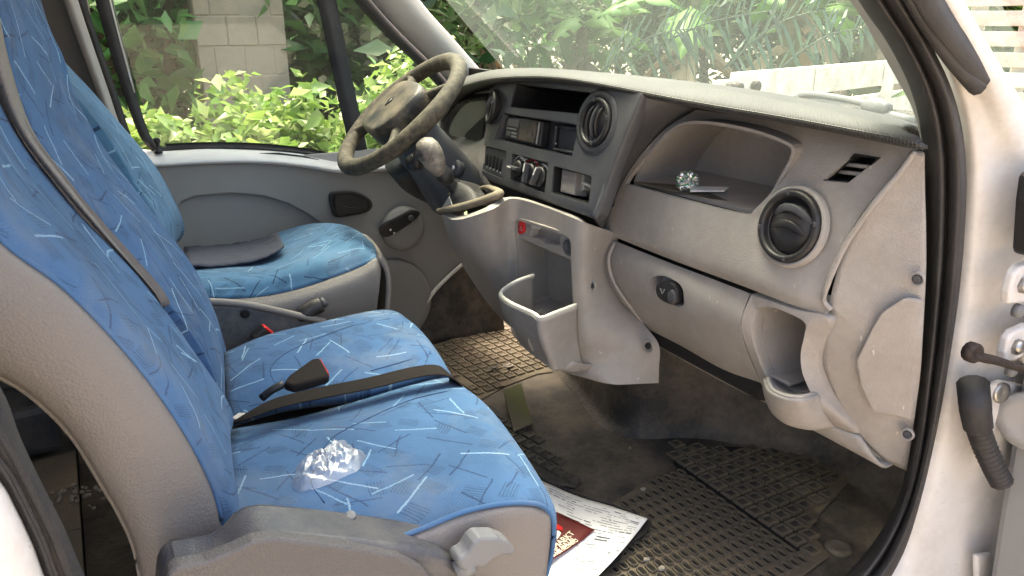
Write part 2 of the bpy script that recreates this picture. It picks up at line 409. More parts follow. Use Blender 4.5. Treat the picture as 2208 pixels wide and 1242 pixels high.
# near sill under the open doorway
box("door_sill", (.55, -.845, -.06), (1.5, .10, .10), M['rubber'], van, .02)
# roof, cargo box
box("roof", (-1.1, 0, 1.72), (3.4, 1.86, .04), M['white'], van, .01)
box("cargo_side", (-1.65, .93, .85), (2.7, .05, 1.7), M['dim'], van, .01)
box("cargo_side", (-1.72, -.93, .85), (2.6, .05, 1.7), M['dim'], van, .01)
box("pillar_panel", (-.13, .945, .73), (.46, .03, 1.96), M['dim'], van, .01)
box("rear_wall", (-2.95, 0, .85), (.05, 1.86, 1.7), M['dim'], van, .01)
box("cargo_step", (-1.2, .80, .07), (2.1, .18, .14), M['cover'], van, .02)
box("cargo_step", (-1.2, .885, .19), (2.1, .05, .10), M['dim'], van, .01)
for i in range(9):
    k = i*.19
    bp = box("cargo_floor_plank", (-1.5, .70-.0945-k, -.012), (2.75, .187, .022), M['ply'], van, .002)
# near A-pillar seal, its inner trim and the white body beside the doorway
inn = [(1120, -1000), (1420, -650), (1670, -300), (1850, 0), (1912, 90), (1962, 190), (1986, 290), (1992, 420), (1989, 600), (1976, 800), (1955, 1000), (1925, 1100), (1860, 1200), (1760, 1300)]
out = [(1260, -1000), (1545, -650), (1775, -300), (1952, 0), (2010, 100), (2055, 200), (2078, 300), (2084, 420), (2072, 600), (2050, 760), (2022, 920), (1985, 1080), (1945, 1200), (1880, 1310)]
def lerp(a, b, f): return (a[0]+(b[0]-a[0])*f, a[1]+(b[1]-a[1])*f)
rows = []
for a, b in zip(inn, out):
    rows.append([at(*lerp(a, b, f), y=yy) for f, yy in ((0, -.745), (.10, -.765), (.30, -.79), (.46, -.80), (.54, -.785), (.60, -.80), (.78, -.815), (.90, -.815), (1.0, -.795))])
patch("door_seal", rows, M['rubber'], van, 3, .006, nv=6)
tin = [(1300, -700), (1600, -330), (1832, 0), (1882, 80), (1932, 168), (1966, 232), (1984, 296), (1990, 330)]
tou = [(1440, -640), (1675, -300), (1856, 0), (1916, 90), (1966, 190), (1986, 260), (1992, 330), (1996, 360)]
patch("windscreen_pillar_trim", [[at(*a, y=-.665), at(*lerp(a, b, .45), y=-.70), at(*b, y=-.75)] for a, b in zip(tin, tou)], M['trim'], van, 4, .01)
wo = [(1420, -1000), (1690, -650), (1920, -300), (2078, 0), (2122, 80), (2168, 160), (2212, 232), (2290, 380), (2310, 600), (2300, 800), (2290, 960), (2280, 1100), (2260, 1200), (2230, 1310)]
rows = []
for a, b in zip(out, wo):
    rows.append([at(*lerp(a, b, f), y=yy) for f, yy in ((-.05, -.775), (.12, -.80), (.40, -.815), (.70, -.835), (.93, -.835), (1.0, -.81))])
patch("body_pillar", rows, M['white'], van, 5, .01, nv=5)
# drip rubber beside the pillar
tube("drip_rubber", [at(a, b, y=-.825) for a, b in ((1860, -200), (1962, 0), (2010, 75), (2060, 140), (2108, 188))], [.007, .007, .008, .009, .012], M['rubber'], van, 8, 4)
tube("drip_channel", [at(a, b, y=-.832) for a, b in ((1900, -200), (2000, 0), (2045, 70), (2095, 135), (2128, 176))], [.016, .016, .014, .012, .008], M['rubber'], van, 6, 4, flat=(.5, 1.3))
# rear edge of the doorway
sr = [(-420, 200), (-260, 480), (-120, 650), (0, 832), (45, 945), (90, 1040), (140, 1140), (195, 1262), (300, 1420)]
sl_ = [(-560, 260), (-390, 560), (-240, 760), (-105, 900), (0, 1030), (35, 1090), (75, 1175), (115, 1275), (215, 1440)]
patch("door_seal", [[at(*lerp(a, b, f), y=yy) for f, yy in ((0, -.755), (.15, -.78), (.42, -.79), (.5, -.805), (.58, -.79), (.85, -.81), (1.0, -.795))] for a, b in zip(sr, sl_)], M['rubber'], van, 3, .006, nv=5)
patch("body_pillar", [[at(*lerp(a, b, f), y=yy) for f, yy in ((.96, -.78), (1.2, -.82), (2.2, -.84), (4.0, -.84))] for a, b in zip(sr, sl_)], M['white'], van, 4, .01)
# far windscreen pillar, header, far door-frame trims
fi = [(610, -420), (760, -200), (905, 0), (975, 80), (1046, 162), (1075, 195)]
fo = [(480, -420), (640, -200), (800, 0), (868, 75), (932, 138), (985, 200)]
patch("windscreen_pillar", [[at(*lerp(b, a, f), y=yy) for f, yy in ((0, .88), (.25, .84), (.7, .815), (1.0, .83))] for a, b in zip(fi, fo)], M['trim'], van, 4, .02)
fb = [(440, -420), (600, -200), (762, 0), (830, 75), (905, 145), (960, 205)]
patch("door_frame_seal", [[at(*lerp(b, a, f), y=yy) for f, yy in ((0, .90), (.5, .875), (1.0, .888))] for a, b in zip(fo, fb)], M['rubber'], van, 4, .02)
def strip(name, L, Rr, y, mat, par, bul=.015):
    return patch(name, [[at(*a, y=y), at(*lerp(a, b, .5), y=y-bul), at(*b, y=y)] for a, b in zip(L, Rr)], mat, par, 4, .02)
strip("rear_door_post", [(60, -250), (136, 0), (200, 180), (236, 280), (300, 480)], [(95, -250), (168, 0), (232, 190), (262, 280), (335, 480)], .86, M['trim'], van)
strip("rear_door_seal", [(92, -250), (166, 0), (230, 190), (260, 280), (330, 480)], [(112, -250), (184, 0), (252, 200), (285, 300), (345, 480)], .885, M['rubber'], van, .004)
box("seat_belt_pillar", (-.27, .87, .95), (.16, .08, 1.5), M['dim'], van, .02)
# windscreen: raked, bowed
rows = []
for f in (0, .33, .66, 1):
    row = []
    for s in (-1, -.6, 0, .6, 1):
        x = 1.40+(.50-1.40)*f+.10*(1-s*s); zz = .80+(1.70-.80)*f; row.append(V((x, s*(.86-.10*f), zz)))
    rows.append(row)
patch("windscreen", rows, M['wind'], van, 4, 0)
# scuttle and wiper outside the glass
patch("scuttle_panel", [[V((1.42, y, .86)), V((1.6, y, .82)), V((1.85, y, .74))] for y in (-.85, 0, .85)], M['black'], van, 4, .02, (0, 0, 1))
patch("bonnet", [[V((1.84, y, .735-.03*abs(y)**2)), V((2.05, y, .66-.05*abs(y)**2)), V((2.30, y, .45-.08*abs(y)**2)), V((2.42, y, .10))] for y in (-.84, -.4, 0, .4, .84)], M['white'], van, 4, .02, (0, 0, 1))
plate("front_wing", [V((x, -.865, z)) for x, z in ((1.50, -.30), (1.50, .78), (1.86, .70), (2.08, .60), (2.30, .38), (2.40, .08), (2.40, -.25), (2.28, -.25), (2.20, .02), (1.98, .14), (1.76, .04), (1.68, -.30))], (0, .03, 0), M['white'], van, .01)
wp = [tube("wiper", [at(a, b, x=1.58) for a, b in p], r, M['blackd'], van, 8, 4) for p, r in (
    (((1715, 212), (1740, 203), (1800, 210), (1850, 220), (1885, 232)), .008), (((1715, 222), (1760, 216), (1830, 226), (1890, 238)), .006),
    (((1770, 226), (1860, 236), (1975, 262)), .010), (((1862, 228), (1890, 230), (1918, 236)), [.012, .020, .012]))]
join("wiper", wp, van, M['bez'])
# hinge-side hardware of the open passenger door, on the pillar
hg = thing("passenger_door", (1.34, -.90, 0), "grey trimmed passenger door swung open past the white pillar", "door")
plate("door_trim_panel", [V(p) for p in ((1.34, -.885, -.10), (1.33, -.875, .10), (1.315, -.868, .28), (1.315, -.858, .44), (1.30, -.852, .62), (1.30, -.86, .66), (1.30, -1.9, .70), (1.30, -1.9, -.10))], (.10, .01, 0), M['door'], hg, .012)
lathe("cup_recess", [(.05, 0), (.046, .012), (.03, .006)], at(2205, 900, x=1.30)+V((-.006, -.012, 0)), (-1, 0, 0), M['trim'], hg)
plate("door_edge", [V(p) for p in ((1.45, -.86, -.12), (1.45, -.86, .95), (1.45, -1.9, .95), (1.45, -1.9, -.12))], (.04, 0, 0), M['white'], hg, .01)
box("window_frame", (1.40, -.895, 1.0), (.06, .035, .28), M['black'], hg, .01)
def hinge(p0, k=1.0):
    """pressed bracket on the pillar, knuckle with pin, and its bolt"""
    c = at(*p0, y=-.85)
    a = plate("hinge", [c+V((x*k, 0, z*k)) for x, z in ((-.030, -.030), (-.036, -.010), (-.034, .018), (-.020, .030), (.03, .034), (.05, .022), (.05, -.03), (.01, -.036))], (0, -.016, 0), M['white'], van, .005, 3)
    b = lathe("hinge", [(.010, -.040), (.016, -.036), (.016, .036), (.010, .040)], c+V((.040, -.022, 0)), (0, 0, 1), M['white'], van, 16)
    b2 = lathe("hinge", [(.007, -.055), (.007, .055)], c+V((.040, -.022, 0)), (0, 0, 1), M['rust'], van, 10)
    e = lathe("hinge", [(.013, 0), (.013, .008), (.008, .012)], c+V((-.006*k, -.016, -.002)), (0, -1, 0), M['chrome'], van, 6)
    e2 = lathe("hinge", [(.011, 0), (.011, .010), (.007, .013)], c+V((.012, -.005, -.050)), (0, -1, 0), M['lever'], van, 12)
    return join("door_hinge", [a, b, b2, e, e2], van)
hinge((2186, 603)); hinge((2172, 735), .85)
plate("mirror_base", [at(a, b, y=-.885) for a, b in ((2228, 556), (2226, 544), (2234, 440), (2242, 385), (2252, 374), (2320, 372), (2320, 564))], (0, .03, 0), M['black'], hg, .006)
a = tube("check", [at(2085, 755, y=-.845), at(2115, 770, y=-.86), at(2150, 778, y=-.87), at(2215, 800, y=-.89)], [.014, .013, .012, .009], M['rust'], van, 8, 3, flat=(1, .6))
b = lathe("check", [(.016, 0), (.016, .012), (.009, .016), (.004, .012)], at(2090, 757, y=-.848), (-.3, -1, .1), M['rust'], van, 12)
join("door_check_strap", [a, b], van)
# wiring gaiter
P = [at(a_, b_, y=c_) for a_, b_, c_ in ((2098, 830, -.83), (2102, 870, -.852), (2108, 915, -.856), (2122, 960, -.858), (2142, 1005, -.866), (2160, 1040, -.875))]
q = cr(P, 14); rad = []
for i in range(len(q)):
    f = i/(len(q)-1); rad.append(.025-.006*f if f < .42 else (.0195 if i % 3 == 0 else .0145 if i % 3 == 1 else .018))
tube("wiring_gaiter", q, rad, M['rubber'], van, 12, 1)
plate("mounting_plate", Y(-.845, (2100, 850), (2165, 822), (2210, 830), (2210, 1035), (2160, 1000), (2120, 990)), (0, .012, 0), M['white'], van, .004)
lathe("mounting_bolt", [(.018, 0), (.018, .004), (.012, .006), (.005, .003)], at(2157, 846, y=-.847), (-.2, -1, .1), M['chrome'], van, 18)
plate("lower_bracket", Y(-.85, (2108, 1200), (2140, 1195), (2175, 1225), (2170, 1300), (2110, 1300)), (0, .012, 0), M['white'], van, .005)

# ================================================================== driver's door
dd = thing("driver_door", (.5, .9, 0), "closed grey driver's door with quarter-light window and black pull handle", "door")
ys = .90
patch("door_skin", [[V((-.12, .875, z)), V((.5, .872, z)), V((1.12, .87, z))] for z in (.10, .4, .70)], M['door'], dd, 4, .015, (0, -1, 0))
pl_ = Y(.845, (340, 356), (450, 350), (560, 349), (650, 357), (740, 370), (820, 366), (900, 360), (985, 372), (1010, 480), (1002, 566), (965, 598), (930, 636), (905, 680), (880, 716), (820, 640), (760, 545), (715, 500), (672, 468), (625, 442), (570, 425), (500, 419), (420, 426), (392, 438), (380, 470), (330, 470), (300, 400))
o = plate("trim_panel", [p+V((0, .012, 0)) for p in pl_], (0, .014, 0), M['door'], dd, .006, 3)
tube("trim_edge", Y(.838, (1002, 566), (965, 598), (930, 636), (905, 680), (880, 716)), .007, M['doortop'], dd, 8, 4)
# window sill, its sunlit look painted in by a pale colour
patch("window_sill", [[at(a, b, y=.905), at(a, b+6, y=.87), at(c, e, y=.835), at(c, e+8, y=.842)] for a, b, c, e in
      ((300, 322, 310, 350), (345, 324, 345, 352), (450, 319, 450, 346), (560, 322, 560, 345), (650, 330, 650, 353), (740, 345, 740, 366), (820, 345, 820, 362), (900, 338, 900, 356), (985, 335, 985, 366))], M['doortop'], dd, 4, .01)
plate("demister_slot", [at(a, b, y=.868) for a, b in ((558, 332), (600, 331), (650, 337), (688, 346), (640, 344), (578, 340))], (0, -.006, .004), M['black'], dd, .001)
o = lathe("lock_pin", [(.012, 0), (.010, .008), (.006, .010), (.006, .024), (.009, .030), (.009, .038), (.005, .042)], at(342, 330, y=.865), (0, 0, 1), M['black'], dd, 14)
# window rubber and quarter-light bar
strip("window_seal", [(150, -250), (205, 0), (262, 190), (292, 272), (306, 302), (334, 330), (370, 333)], [(190, -250), (242, 0), (298, 215), (316, 272), (328, 298), (346, 314), (372, 319)], .895, M['rubber'], dd, .008)
strip("window_seal", [(360, 319), (450, 315), (560, 317), (660, 326), (740, 341), (830, 343), (960, 338)], [(360, 326), (450, 322), (560, 324), (660, 334), (740, 349), (830, 350), (960, 345)], .895, M['rubber'], dd, .008)
strip("window_seal", [(178, -250), (233, 0), (285, 200)], [(186, -250), (240, 0), (293, 200)], .893, M['chrome'], dd, .002)
strip("window_bar", [(625, -250), (683, 0), (722, 180), (760, 350)], [(668, -250), (725, 0), (762, 180), (798, 350)], .89, M['rubber'], dd, .015)
strip("window_frame", [(185, -250), (212, -120)], [(470, -420), (700, -120)], .893, M['trim'], dd, .01)
g1 = Y(.905, (150, -300), (240, 0), (335, 322), (450, 318), (560, 320), (745, 345), (700, 0), (640, -300))
plate("window_pane", g1, (0, .004, 0), M['glass'], dd, 0)
g2 = Y(.905, (660, -300), (705, 0), (775, 345), (960, 345), (1010, 240), (905, 140), (780, 0), (560, -300))
plate("quarter_light_pane", g2[:7], (0, .004, 0), M['glass'], dd, 0)
# handle
ho = crc([at(a, b, y=.842) for a, b in ((708, 420), (725, 412), (765, 413), (795, 428), (802, 444), (790, 457), (760, 464), (725, 468), (714, 455))], 4)
hb = plate("door_handle", ho, (0, -.008, 0), M['black'], dd, .004)
c0 = sum(ho, V((0, 0, 0)))/len(ho)
hi = [c0+(p-c0)*.80+V((0, -.0105, 0)) for p in ho]
well("door_handle_cup", hi, (0, .03, 0), M['dark'], hb)
plate("pull_lever", crc([at(a, b, y=.838) for a, b in ((722, 424), (728, 436), (742, 444), (770, 448), (786, 446), (784, 454), (750, 460), (724, 462))], 3), (0, -.008, 0), M['black'], hb, .003)
lathe("handle_screw", [(.005, 0), (.004, .003)], at(757, 436, y=.845), (0, -1, 0), M['chrome'], hb, 10)
# switch pod
pc = at(868, 492, y=.84)
pod = lathe("switch_pod", [(.074, 0), (.073, .010), (.066, .020), (.05, .026), (.001, .028)], pc, (0, -1, 0), M['door'], dd, 36)
so = crc([at(a, b, y=.805) for a, b in ((822, 492), (848, 474), (885, 456), (903, 456), (904, 466), (880, 486), (845, 508), (826, 510))], 4)
sp_ = plate("switch_panel", so, (0, .02, 0), M['black'], pod, .003)
for a, b in ((842, 496), (850, 503)): lathe("switch_mark", [(.004, 0), (.003, .002)], at(a, b, y=.804), (0, -1, 0), M['whitem'], pod, 8)
lathe("mirror_dial", [(.011, 0), (.010, .003), (.006, .004)], at(886, 470, y=.804), (0, -1, 0), M['bez'], pod, 16)
lathe("speaker_cover", [(.155, 0), (.150, .008), (.13, .012), (.10, .010), (.001, .010)], at(838, 655, y=.842), (0, -1, 0), M['door'], dd, 40)
# ================================================================== dashboard
da = thing("dashboard", (1.1, 0, .3), "worn two-tone grey dashboard with open shelf, missing panels and storage bins", "dashboard")
# --- top pad
cols = [((960, 225, .96), (962, 205, 1.0)), ((985, 200, .94), (1000, 172, 1.04)), ((1050, 180, .93), (1070, 152, 1.06)), ((1130, 174, .93), (1140, 147, 1.07)), ((1240, 181, .94), (1240, 151, 1.08)),
        ((1480, 228, .98), (1480, 177, 1.10)), ((1700, 267, 1.0), (1700, 216, 1.11)), ((1880, 302, 1.0), (1870, 254, 1.10)), ((1960, 318, 1.0), (1952, 283, 1.06)), ((1984, 318, 1.01), (1980, 297, 1.04))]
rows = []
for i, ((a, b, x), (c, e, x2)) in enumerate(cols):
    k = {7: .03, 8: .09, 9: .14}.get(i, 0)
    lo = at(a, b, x=x); hi = at(c, e, x=x2); m1 = lo+V((-.004, 0, .012)); m2 = lo.lerp(hi, .45)+V((-.012, 0, .012))
    rows.append([lo+V((.10, k, .004)), lo+V((.012, 0, -.003)), m1, m2, hi, hi+V((.16, k*1.2, -.02)), hi+V((.30, k*2, -.06))])
patch("top_pad", [[r[j] for r in rows] for j in range(7)], M['pad'], da, 5, .006, (-1, 0, .6))
# --- centre bezel
BP = (V((.90, 0, .70)), V((-.975, 0, .22)).normalized()); BN = BP[1]
def B(*p): return [at(a, b, pl=BP) for a, b in p]
ol = B((1058, 190), (1072, 178), (1130, 172), (1250, 176), (1388, 198), (1352, 285), (1318, 372), (1298, 440), (1290, 464), (1278, 472), (1180, 436), (1100, 408), (1050, 388), (1037, 374), (1040, 330), (1048, 260))
bz = plate("centre_bezel", ol, -BN*.03, M['bez'], da, .006, 3)
def hole(pts, d=.08): return plate("cutter", [p+BN*.05 for p in pts], -BN*(d+.05), None, None, 0)
def rr(pts, f=.12):
    out = []
    for i in range(len(pts)):
        a, b, c = pts[i-1], pts[i], pts[(i+1) % len(pts)]
        p, q = b.lerp(a, f), b.lerp(c, f)
        for k in range(4):
            t = k/3; out.append(p*(1-t)**2+b*2*t*(1-t)+q*t*t)
    return out
h1 = rr(B((1112, 179), (1274, 197), (1256, 247), (1098, 232)), .06)
h2 = rr(B((1086, 243), (1250, 268), (1232, 340), (1066, 300)), .05)
h3 = rr(B((1193, 357), (1276, 380), (1269, 441), (1188, 416)), .06)
h4 = rr(B((1040, 312), (1092, 326), (1086, 388), (1038, 366)), .08)
h5 = B((1104, 331), (1182, 351), (1174, 417), (1100, 386))
cut(bz, hole(h1), hole(h2), hole(h3), hole(h4), hole(h5)); ang(bz, 30)
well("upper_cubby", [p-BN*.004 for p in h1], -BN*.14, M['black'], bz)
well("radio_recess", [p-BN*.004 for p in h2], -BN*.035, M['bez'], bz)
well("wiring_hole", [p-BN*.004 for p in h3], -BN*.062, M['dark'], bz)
# radio
def BO(off, *p): return [q+BN*off for q in B(*p)]
rp = BO(-.028, (1090, 249), (1166, 261), (1158, 316), (1083, 297))
rad_ = plate("car_radio", rp, BN*.022, M['black'], bz, .003)
def face(name, a, m, off, th=.003, par=None, b=.0008): return plate(name, BO(off, *a), BN*th, m, par or bz, b)
F1 = -.006
def rq(u0, v0, u1, v1):
    """sub-rectangle of the radio face"""
    A, Bq, Cq, D = (1090, 249), (1166, 261), (1158, 316), (1083, 297)
    f = lambda u, v: lerp(lerp(A, Bq, u), lerp(D, Cq, u), v)
    return [f(u0, v0), f(u1, v0), f(u1, v1), f(u0, v1)]
for q, m in (((.04, .10, .36, .42), M['bez']), ((.40, .08, .86, .9), M['blackd']), ((.04, .50, .30, .56), M['lever']), ((.05, .66, .16, .86), M['bez']), ((.19, .66, .34, .74), M['lever']), ((.19, .80, .34, .88), M['lever']), ((.90, .06, .94, .92), M['lever']), ((.42, .82, .45, .9), M['red'])):
    face("radio_key", rq(*q), m, F1, .002, rad_)
# empty bay beside the radio
bq = BO(-.030, (1178, 266), (1244, 277), (1236, 330), (1172, 318))
well("empty_bay", bq, -BN*.08, M['black'], bz)
for i in range(4):
    s = BO(-.029, (1178, 266), (1244, 277), (1236, 330), (1172, 318))
    tube("bay_frame", [s[i], s[(i+1) % 4]], .004, M['bez'], bz, 6, 2)
for a, b in ((1181, 271), (1180, 307)): lathe("bay_screw", [(.003, 0), (.002, .002)], at(a, b, pl=BP)-BN*.024, BN, M['chrome'], bz, 8)
# switch bank
swb = plate("switch_bank", BO(-.012, (1042, 314), (1091, 328), (1085, 386), (1039, 364)), BN*.006, M['bez'], bz, .002)
for i in range(5):
    u = .14+i*.155; A, Bq, Cq, D = (1042, 314), (1091, 328), (1085, 386), (1039, 364)
    f = lambda uu, v: lerp(lerp(A, Bq, uu), lerp(D, Cq, uu), v)
    tube("rocker_slot", [at(*f(u, .28), pl=BP)-BN*.006, at(*f(u, .5), pl=BP)-BN*.0045, at(*f(u, .78), pl=BP)-BN*.006], .005, M['dark'], swb, 8, 3, flat=(1, .5))
    lathe("switch_mark", [(.0025, 0), (.0015, .0015)], at(*f(u, .84), pl=BP)-BN*.006, BN, M['whitem'], swb, 8)
# heater controls
hp = plate("heater_panel", BO(-.014, (1105, 332), (1181, 352), (1173, 415), (1101, 385)), BN*.006, M['black'], bz, .001)
for i, (a, b, r) in enumerate(((1113, 363, .020), (1139, 374, .024), (1160, 381, .024))):
    c = at(a, b, pl=BP)-BN*.008
    kn = lathe("heater_knob", [(r, 0), (r*.98, .008), (r*.55, .010), (r*.5, .010)], c, BN, M['black'], hp, 24)
    up = V((BN.z, 0, -BN.x)); side = V((0, 1, 0)); dr = (up*.9+side*.35*(1-i)).normalized() if i else side
    plate("knob_grip", [c+BN*.008+dr*r*k+dr.cross(BN)*s for k, s in ((.95, .004), (.95, -.004), (-.95, -.004), (-.95, .004))], BN*.014, M['bez'], kn, .002)
    plate("knob_line", [c+BN*.0225+dr*r*k+dr.cross(BN)*s for k, s in ((.9, .0016), (.9, -.0016), (.1, -.0016), (.1, .0016))], BN*.0012, M['whitem'], kn, 0)
up = V((BN.z, 0, -BN.x)); sd = V((0, 1, 0))
for i, (a, b, r, th0, th1, m) in enumerate(((1113, 363, .030, -60, 80, M['whitem']), (1139, 374, .033, -100, 60, M['red']), (1160, 381, .031, 20, 80, M['whitem']))):
    c = at(a, b, pl=BP)-BN*.0068
    tube("dial_arc", [c+(up*math.cos(R(th0+(th1-th0)*k/8))-sd*math.sin(R(th0+(th1-th0)*k/8)))*r for k in range(9)], .0012, m, hp, 5, 1)
for a, b in ((1119, 341), (1128, 343), (1150, 349), (1166, 354), (1170, 358), (1123, 345)):
    tube("dial_icon", [at(a+u, b+v, pl=BP)-BN*.007 for u, v in ((-3, 1), (-1, -2), (1, 1), (3, -1))], .001, M['whitem'], hp, 5, 2)
# broken panel with plug carrier and loose wires
pc_ = plate("plug_carrier", BO(-.05, (1200, 362), (1230, 368), (1226, 420), (1196, 412)), BN*.036, M['dash2'], bz, .003)
plate("carrier_slot", BO(-.0145, (1204, 376), (1213, 378), (1212, 388), (1203, 386)), BN*.002, M['shelf'], pc_, .0005)
plate("carrier_slot", BO(-.0145, (1203, 396), (1211, 398), (1210, 410), (1201, 407)), BN*.002, M['shelf'], pc_, .0005)
plate("carrier_fin", BO(-.06, (1224, 366), (1236, 374), (1234, 405), (1220, 416)), BN*.03, M['trim'], pc_, .002)
for k, (pp, m) in enumerate((([(1232, 390), (1248, 398), (1262, 412), (1270, 424)], M['cream']), ([(1268, 385), (1262, 405), (1250, 425), (1240, 436)], M['black']), ([(1272, 395), (1268, 415), (1260, 434)], M['bez']), ([(1236, 420), (1250, 428), (1266, 432)], M['rust']))):
    tube("loose_wire", [at(a, b, pl=BP)-BN*(.03+.01*(k % 2)) for a, b in pp], .0035, m, bz, 6, 4)
tube("loose_wire", [at(a, b, pl=BP)-BN*.03 for a, b in ((1190, 322), (1210, 326), (1228, 322), (1238, 318))], .003, M['black'], bz, 6, 4)
# vents
def vent(px, py, r, nrm, pl, par, lay='v'):
    c = at(px, py, pl=pl); a, b, n = frame(nrm)
    v = lathe("air_vent", [(r, -.004), (r, .004), (r*.96, .009), (r*.84, .010), (r*.80, .004), (r*.78, -.02), (.001, -.02)], c, nrm, M['black'], par, 36)
    # louvre drum: curved slats
    e1, e2 = (b, a) if lay == 'v' else (a, b)
    for i, (off, bulge) in enumerate(((-.42, 0), (0, 0), (.42, 0)) if lay == 'v' else ((-.38, .34), (.22, .34))):
        L = r*.74*math.sqrt(1-off*off)*(1 if lay == 'v' else .94)
        q = [c+e2*(off*r*.74+bulge*r*(1-k*k))+e1*(L*k)+n*(.015*(1-k*k)-.004) for k in (-1, -.5, 0, .5, 1)]
        tube("vent_slat", q, r*.11, M['black'] if i != 1 else M['bez'], v, 8, 4, flat=(.30, 1.0) if lay == 'v' else (1.0, .22), hint=n)
    lathe("vent_drum", [(r*.76, -.012), (r*.72, -.002), (r*.4, .006), (.001, .008)], c, nrm, M['black'], v, 28)
    for k in range(4):
        th = R(15+90*k); q = c+a*math.cos(th)*r*.9+b*math.sin(th)*r*.9+n*.010
        box("vent_mark", q, (.004, .004, .008), M['bez'], v, .001)
    return v
vent(1286, 263, .050, BN, BP, bz)
vl = vent(1062, 230, .044, (BN+V((0, .35, 0))).normalized(), (BP[0]+BN*.004, BN), bz)
lathe("vent_surround", [(.068, -.006), (.066, .002), (.056, .004), (.052, .001)], at(1286, 263, pl=BP), BN, M['bez'], bz, 40, ring=True)
# dark flank of the bezel
fl = [((1386, 197, .963), (1440, 214, 1.0), (1500, 236, 1.07)), ((1352, 285, .945), (1385, 285, .99), (1428, 283, 1.05)), ((1318, 372, .925), (1345, 368, .96), (1368, 352, 1.03)), ((1298, 440, .908), (1318, 428, .94), (1334, 410, 1.01)), ((1288, 472, .90), (1296, 486, .94), (1304, 496, .995))]
patch("bezel_flank", [X(*r) for r in fl], M['bez'], da, 5, .012)
# --- passenger upper dash with open shelf
up_ = [[(1496, 236, 1.075), (1600, 250, 1.075), (1720, 268, 1.075), (1860, 296, 1.07), (1970, 320, 1.06)],
       [(1428, 284, 1.05), (1560, 300, 1.055), (1700, 318, 1.055), (1815, 345, 1.05), (1935, 368, 1.055)],
       [(1368, 352, 1.025), (1500, 378, 1.03), (1640, 410, 1.03), (1760, 430, 1.03), (1862, 455, 1.035)],
       [(1332, 415, 1.005), (1460, 450, 1.0), (1610, 500, 1.0), (1720, 530, 1.005), (1812, 540, 1.02)],
       [(1304, 488, .992), (1440, 535, .985), (1600, 590, .985), (1700, 625, .99), (1778, 645, 1.01)],
       [(1304, 502, .998), (1440, 557, .998), (1602, 617, .998), (1700, 655, 1.0), (1782, 682, 1.012)]]
ud = patch("upper_dash", [X(*r) for r in up_], M['dash'], da, 6, .010)
bake(ud)
sh = crc([at(a, b, x=1.03) for a, b in ((1366, 390), (1398, 332), (1446, 280), (1500, 264), (1600, 278), (1685, 306), (1706, 330), (1680, 385), (1642, 446), (1618, 458), (1500, 430), (1385, 399))], 4)
DP = at(1810, 362, x=1.05)
dsl = [at(a, b, x=1.052) for a, b in ((1786, 388), (1842, 334), (1893, 341), (1838, 393))]
cut(ud, plate("cutter", [p+V((-.3, 0, .0)) for p in sh], (.6, 0, 0), None, None, 0), plate("cutter", [p+V((-.3, 0, .0)) for p in dsl], (.6, 0, 0), None, None, 0))
ang(ud, 40)
SB = [p+V((.004, 0, 0)) for p in sh]
well("shelf_hollow", SB, (.16, 0, .01), M['shelf'], da, .006)
plate("shelf_liner", [at(a, b, z=.7655) for a, b in ((1366, 394), (1480, 402), (1640, 430), (1630, 446), (1540, 432), (1440, 412))], (0, 0, .003), M['blackd'], da, .001)
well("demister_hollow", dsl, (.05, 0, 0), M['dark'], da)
for f in (.38, .68):
    a, b = dsl[1].lerp(dsl[0], f), dsl[2].lerp(dsl[3], f); tube("demister_bar", [a+V((.006, 0, 0)), b+V((.006, 0, 0))], .0035, M['dash2'], da, 6, 2)
VP = (at(1703, 488, x=1.0), V((-.97, .0, .24)).normalized())
vent(1703, 488, .060, VP[1], VP, da, 'h')
lathe("vent_surround", [(.068, -.010), (.0665, .001), (.062, .003), (.059, -.002)], at(1703, 488, pl=VP), VP[1], M['dash'], da, 44, ring=True)
# --- end cheek beside the pillar
ck = [[(1972, 326, 1.055), (1983, 330, 1.06), (1994, 330, 1.065)], [(1936, 376, 1.045), (1965, 385, 1.06), (1994, 400, 1.07)], [(1872, 455, 1.028), (1935, 470, 1.055), (1996, 490, 1.075)],
      [(1818, 545, 1.02), (1900, 560, 1.05), (1996, 600, 1.085)], [(1790, 648, 1.015), (1880, 690, 1.055), (1990, 720, 1.10)], [(1792, 672, 1.02), (1880, 760, 1.07), (1985, 800, 1.12)],
      [(1770, 760, 1.04), (1865, 840, 1.09), (1975, 880, 1.15)], [(1800, 850, 1.08), (1875, 915, 1.12), (1965, 950, 1.17)], [(1862, 952, 1.13), (1905, 990, 1.155), (1955, 1016, 1.185)]]
patch("end_cheek", [X(*r) for r in ck], M['dash'], da, 6, .012)
hx = [at(a, b, x=1.02+(b-640)*.00030+(a-1853)*.00045) for a, b in ((1956, 640), (1908, 672), (1888, 705), (1853, 775), (1862, 830), (1890, 888), (1930, 893), (1972, 905), (1982, 780), (1990, 645))]
plate("fuse_cover", [p+V((-.010, 0, 0)) for p in hx], (.014, 0, 0), M['dash'], da, .004)
tube("cheek_bead", X((1972, 326, 1.040), (1940, 372, 1.030), (1880, 445, 1.012), (1822, 530, 1.005), (1790, 600, .998), (1776, 645, 1.002), (1792, 668, 1.01)), .0045, M['dash'], da, 8, 4)
for a, b, x in ((1976, 603, 1.06), (1955, 938, 1.14)):
    s = lathe("trim_screw", [(.011, -.006), (.0105, .0005), (.008, -.001), (.007, -.004), (.005, -.004)], at(a, b, x=x), (-1, -.25, 0), M['dash'], da, 20, ring=True)
    lathe("screw_head", [(.0065, -.004), (.006, .001), (.002, -.001)], at(a, b, x=x), (-1, -.25, 0), M['bez'], s, 14)
